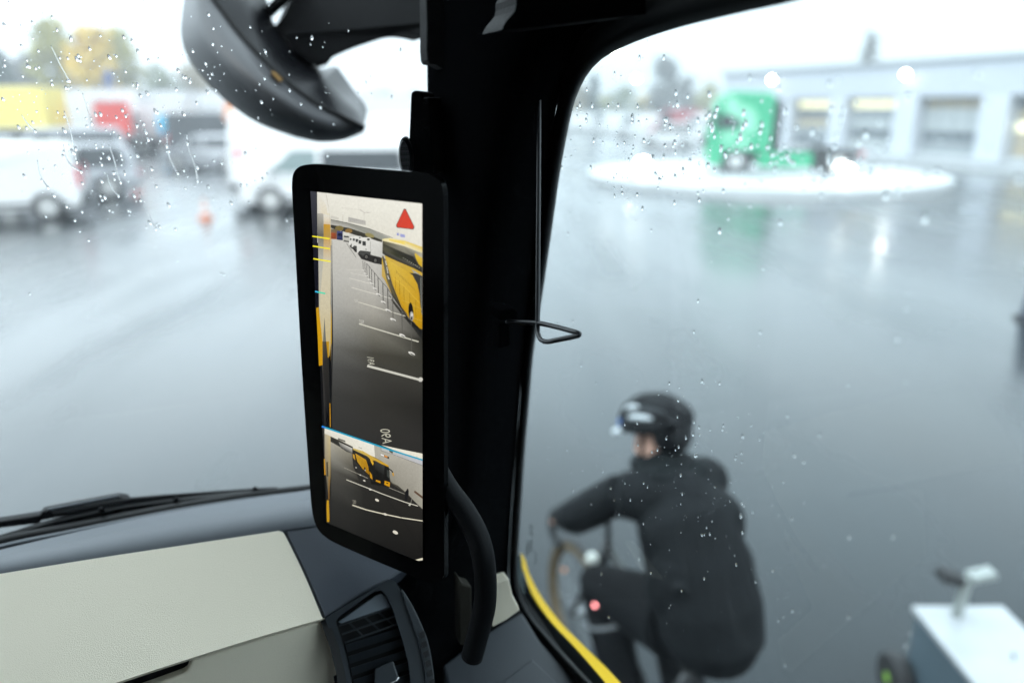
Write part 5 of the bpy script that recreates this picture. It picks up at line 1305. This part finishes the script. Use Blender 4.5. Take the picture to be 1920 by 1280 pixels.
# helmet: ribbed shell, stripes, blue front, white visor, strap
mb = MB()
rows = []
for i in range(15):
    a = PI * i / 14; row = []
    for j in range(25):
        b_ = PI * j / 24
        rib = 1 + .035 * math.cos(a * 12) * math.sin(b_) 
        x, y, z = math.cos(b_) * .155, math.cos(a) * math.sin(b_) * .112, math.sin(a) * math.sin(b_) * .118
        row.append(hp_(x * 1.0 - .012, y * rib, z * rib + .062))
    rows.append(row)
mb.quadgrid(rows)
hel = mb.build("helmet", M_helmet, person, smooth=True, solid=0.02)
for s in (1, -1):
    for a0, b0 in ((.9, (.9, 1.5)), (.55, (1.2, 2.0))):
        mb = MB(); pts = []
        for t in range(7):
            b_ = b0[0] + (b0[1] - b0[0]) * t / 6; a = PI / 2 + s * (PI / 2 - a0)
            pts.append(hp_(math.cos(b_) * .160 - .012, math.cos(a) * math.sin(b_) * .128, math.sin(a) * math.sin(b_) * .134 + .062))
        mb.tube(pts, [.004, .010, .012, .012, .012, .010, .004], 8); mb.build("helmet_stripe", M_hwhite, hel, smooth=True)
mb = MB(); hball(mb, (.115, .03, .085), (.036, .045, .036)); mb.build("helmet_front", M_hblue, hel, smooth=True)
mb = MB(); mb.poly([hp_(.11, y, .062) for y in (-.085, .085)] + [hp_(.165, .075, .052), hp_(.195, .04, .046), hp_(.20, 0, .045), hp_(.195, -.04, .046), hp_(.165, -.075, .052)], (0, 0, -.012)); mb.build("visor", M_hwhite, hel, bevel=.003)
mb = MB(); hball(mb, (-.088, 0, .035), (.078, .092, .085)); mb.build("helmet_back", M_helmet, hel, smooth=True)
for k in range(5):
    la = (k - 2) * .42; mb = MB(); pts = []
    for t in range(9):
        b_ = .35 + (PI - .55) * t / 8
        pts.append(hp_(math.cos(b_) * .166 - .012, math.sin(la) * math.sin(b_) * .124, math.cos(la) * math.sin(b_) * .132 + .062))
    mb.tube(pts, [.006, .013, .015, .015, .015, .016, .017, .015, .008], 8); mb.build("helmet_rib", M_helmet, hel, smooth=True)
for k in range(4):
    la = (k - 1.5) * .42; mb = MB(); pts = []
    for t in range(4):
        b_ = 1.5 + .9 * t / 3
        pts.append(hp_(math.cos(b_) * .160 - .012, math.sin(la) * math.sin(b_) * .119, math.cos(la) * math.sin(b_) * .126 + .062))
    mb.tube(pts, .007, 6); mb.build("helmet_vent", mat("grey_vent_lining", (.05, .055, .06), .6), hel, smooth=True)
for k in range(3):
    mb = MB(); hball(mb, (-.10 - .01 * k, (k - 1) * .065, .10 + (.03 if k == 1 else 0)), (.050, .022, .030)); mb.build("helmet_rib", M_helmet, hel, smooth=True)
mb = MB(); mb.tube([hp_(.0, .082, .05), hp_(.015, .080, -.03), hp_(.045, .055, -.11)], .0065, 8); mb.tube([hp_(.0, -.082, .05), hp_(.015, -.080, -.03), hp_(.045, -.055, -.11)], .0065, 8); mb.build("chin_strap", M_trouser, hel)
PINV = Matrix.Translation(hipg) @ Matrix.Rotation(rotz_for(HEAD_AZ), 4, 'Z'); PINV = PINV.inverted()
# reflective band on the shin and red lamp strapped below the knee
mb = MB()
d_ = (ank[1] - knee[1]).normalized()
rp = knee[1].lerp(ank[1], .36)
mb.cyl(rp - d_ * .006, rp + d_ * .006, .0965, .0955, 24); mb.build("shin_band", M_pole, trs)
lp = PINV @ at_d(1135, 1115, 3.0)
mb = MB(); mb.ball(knee[1] + Vector((-.080, .068, -.030)), (.008, .008, .008), 14, 10); mb.build("red_lamp", mat_emit("red_lamp_glow", (1.0, 0.30, 0.30), 6.0), trs)

# bicycle
bike = empty("bicycle", hipg, rotz_for(HEAD_AZ), "dark road bicycle with a curved handlebar and front lamp, ridden by the cyclist", "bicycle")
M_frame = mat("dark_frame", (0.015, 0.015, 0.016), 0.3, coat=0.4)
M_tan = mat("tan_sidewall", (0.10, 0.068, 0.032), 0.6)
FW, RW, BB = Vector((.93, 0, .345)), Vector((-.16, 0, .345)), Vector((.245, 0, .285))
ST, SD, HT, HB = Vector((.04, 0, .70)), Vector((0, 0, .92)), Vector((.70, 0, .88)), Vector((.755, 0, .68))
mb = MB()
for a, b_, r0 in ((BB, ST, .022), (ST, HT - UP * .03, .020), (BB, HB, .027), (HT, HB, .026)): mb.tube([a, b_], r0, 12)
for s in (1, -1):
    mb.tube([BB + Vector((0, s * .03, 0)), RW + Vector((0, s * .06, 0))], .010, 8); mb.tube([ST, RW + Vector((0, s * .06, 0))], .008, 8)
mb.build("frame", M_frame, bike, smooth=True)
mb = MB(); 
for s in (1, -1): mb.tube([HB, HB + Vector((.03, s * .05, -.06)), FW + Vector((0, s * .055, 0))], [.020, .018, .013], 10)
mb.build("fork", M_frame, bike, smooth=True)
def torus(mb, R, r, n=48, m=8): 
    rows = [[Vector(((R + r * math.cos(2 * PI * j / m)) * math.cos(2 * PI * i / n), r * math.sin(2 * PI * j / m), (R + r * math.cos(2 * PI * j / m)) * math.sin(2 * PI * i / n))) for j in range(m + 1)] for i in range(n)]
    mb.quadgrid(rows, close=True)
for c in (FW, RW):
    mb = MB(); torus(mb, .328, .027); wv = mb.build("wheel", M_tan if c is FW else M_tyre, bike, smooth=True, loc=c)
    mb = MB(); torus(mb, .350, .021); mb.build("tyre_tread", M_tyre, wv, smooth=True)
    mb = MB(); torus(mb, .312, .010)
    for k in range(24):
        a = k * PI / 12; mb.tube([(.02 * math.cos(a), (-1) ** k * .03, .02 * math.sin(a)), (.31 * math.cos(a), 0, .31 * math.sin(a))], .0012, 4)
    mb.build("rim", M_pole, wv)
    mb = MB(); mb.cyl((0, -.05, 0), (0, .05, 0), .02, n=14); mb.build("hub", M_pole, wv)
mb = MB(); mb.tube([ST, SD], .0135, 10); mb.build("seat_post", M_frame, bike)
mb = MB(); mb.tube([SD + Vector((-.13, 0, .02)), SD + Vector((-.03, 0, .022)), SD + Vector((.15, 0, .015))], [.07, .05, .02], 12); o = mb.build("saddle", M_shoe, bike, smooth=True)
mb = MB(); mb.tube([HT, HT + Vector((.0, 0, .10)), Vector((.72, 0, 1.02))], .014, 10); mb.build("stem", M_frame, bike, smooth=True)
for s in (1, -1):
    pts = catmull([(.72, 0, 1.02), (.72, s * .14, 1.025), (.74, s * .205, 1.03), (.79, s * .215, 1.025), (.83, s * .22, .97), (.80, s * .222, .91), (.73, s * .222, .89)], 5)
    mb = MB(); mb.tube(pts, .018, 10); mb.build("handlebar", M_glove, bike, smooth=True)
mb = MB(); mb.tube([BB + Vector((0, .07, 0)), Vector((.275, .085, .44))], .010, 8); mb.tube([BB - Vector((0, .07, 0)), Vector((.215, -.085, .13))], .010, 8); mb.build("crank", M_pole, bike)
for s, q in ((1, Vector((.275, .13, .445))), (-1, Vector((.215, -.13, .13)))):
    mb = MB(); mb.box(q, (.09, .09, .018)); mb.build("pedal", M_frame, bike)
mb = MB(); mb.cyl(BB - Vector((0, .045, 0)), BB - Vector((0, .05, 0)), .095, n=32); mb.build("chainring", M_pole, bike)
BINV = PINV
fl = BINV @ at_d(1110, 1047, 3.32)
mb = MB(); mb.ball(fl, .030, 16, 12); mb.build("front_lamp", mat("lamp_white", (.75, .76, .70), .25), bike, smooth=True)
fl2 = BINV @ at_d(1058, 1068, 3.75)
mb = MB(); mb.ball(fl2, .010, 12, 8); mb.build("amber_reflector", M_orange, bike, smooth=True)

# ------------------------------------------------------------------ rain on the glass
M_drop = bpy.data.materials.new("rain_water"); M_drop.use_nodes = True
nt = M_drop.node_tree; nt.nodes.clear()
o_ = nt.nodes.new("ShaderNodeOutputMaterial"); g_ = nt.nodes.new("ShaderNodeBsdfGlass"); g_.inputs["IOR"].default_value = 1.33; g_.inputs["Roughness"].default_value = 0.0
nt.links.new(g_.outputs[0], o_.inputs["Surface"])
def drop(bm, c, nrm, down, a, b, h, n=9):
    """a flattened water bead: long axis b down the pane, short axis a across"""
    side = nrm.cross(down).normalized(); dn = side.cross(nrm).normalized()
    rings = []
    for k, (rr, hh) in enumerate(((1.0, 0.0), (.92, .42), (.68, .78), (.34, .96))):
        rings.append([bm.verts.new(c + side * (a * rr * math.cos(t)) + dn * (b * rr * math.sin(t) * (1.12 if math.sin(t) > 0 else 1)) + nrm * (h * hh)) for t in [2 * PI * i / n for i in range(n)]])
    top = bm.verts.new(c + nrm * h)
    for r0, r1 in zip(rings, rings[1:]):
        for i in range(n): bm.faces.new((r0[i], r0[(i + 1) % n], r1[(i + 1) % n], r1[i]))
    for i in range(n): bm.faces.new((rings[-1][i], rings[-1][(i + 1) % n], top))
    bm.faces.new(list(reversed(rings[0])))
rnd = random.Random(5)
mb = MB()
W_C = [(170, 190, 110, 90, 150), (230, 290, 90, 60, 90), (90, 110, 70, 60, 50), (440, 340, 60, 40, 40), (310, 170, 70, 60, 45), (230, 360, 60, 40, 40), (430, 120, 70, 70, 45), (560, 200, 80, 60, 25), (300, 450, 200, 90, 40), (650, 120, 60, 60, 12)]
for cx_, cy_, sx_, sy_, k in W_C:
    for _ in range(k):
        x, y = rnd.gauss(cx_, sx_), rnd.gauss(cy_, sy_)
        if not (-60 < x < 800 and -60 < y < 880): continue
        c = ws(x, y, 0.0035)
        a = 0.00045 + 0.0015 * rnd.random() ** 2.5
        nrm = (TF + UP * 0.07).normalized()
        dn = (-UP + TR * rnd.uniform(-.1, .5)).normalized()
        drop(mb.bm, c, nrm, dn, a, a * rnd.uniform(1.1, 2.2), a * rnd.uniform(.7, 1.05))
TRL = [[(95, 85), (112, 120), (130, 152)], [(120, 208), (133, 250), (138, 275), (144, 304)], [(119, 271), (124, 296), (136, 312), (152, 322)], [(204, 271), (214, 300), (220, 325), (226, 342)], [(312, 246), (317, 292), (333, 325)], [(200, 325), (208, 350), (222, 367)], [(155, 175), (163, 200), (172, 232)], [(262, 360), (275, 395), (292, 430)], [(70, 300), (76, 330), (90, 352)], [(350, 250), (354, 280), (366, 312), (370, 340)], [(40, 215), (52, 232), (66, 246)]]
for tr in TRL:
    p = [ws(x, y, 0.0035) for x, y in catmull(tr, 5)]
    mb.tube(p, [.0004 + .0006 * i / len(p) for i in range(len(p))], 6); drop(mb.bm, p[-1], TF, -UP, .0015, .0024, .001)
o = mb.build("rain_drops", M_drop, smooth=True); tag(o, "rain drops and runnels beaded on the outside of the windscreen", "raindrops", kind="stuff")
mb = MB()
S_C = [(1150, 230, 90, 60, 120), (1340, 270, 90, 50, 130), (1480, 290, 120, 45, 110), (1620, 270, 150, 70, 60), (1200, 330, 110, 60, 60), (1480, 360, 200, 50, 30), (1260, 830, 110, 90, 120), (1340, 1000, 90, 120, 90), (1130, 950, 90, 110, 50), (1600, 1100, 160, 100, 36), (1400, 500, 300, 150, 50), (1060, 420, 40, 150, 50), (1095, 170, 30, 50, 30)]
for cx_, cy_, sx_, sy_, k in S_C:
    for _ in range(k):
        x, y = rnd.gauss(cx_, sx_), rnd.gauss(cy_, sy_)
        if not (985 < x < 2000 and -20 < y < 1320): continue
        c = at_u(x, y, U_GLASS + 0.0035)
        d = (c - CAMP).length
        a = (0.0003 + 0.0013 * rnd.random() ** 2.4) * (1.35 if y < 450 else .9)
        dn = (-UP + TF * rnd.uniform(-.5, .2)).normalized()
        drop(mb.bm, c, TR, dn, a, a * rnd.uniform(1.0, 2.0), a * rnd.uniform(.7, 1.05))
o = mb.build("rain_drops", M_drop, smooth=True); tag(o, "rain drops scattered over the outside of the side window", "raindrops", kind="stuff")

# ------------------------------------------------------------------ damp air
hz = bpy.data.materials.new("damp_air"); hz.use_nodes = True
nt = hz.node_tree; nt.nodes.clear()
o_ = nt.nodes.new("ShaderNodeOutputMaterial"); v_ = nt.nodes.new("ShaderNodeVolumePrincipled")
v_.inputs["Color"].default_value = (0.93, 0.96, 1.0, 1); v_.inputs["Density"].default_value = 0.0030
nt.links.new(v_.outputs[0], o_.inputs["Volume"])
mb = MB(); mb.box((0, 60, 9.5), (420, 400, 21)); tag(mb.build("haze", hz), "pale damp air over the yard", "haze", kind="stuff")
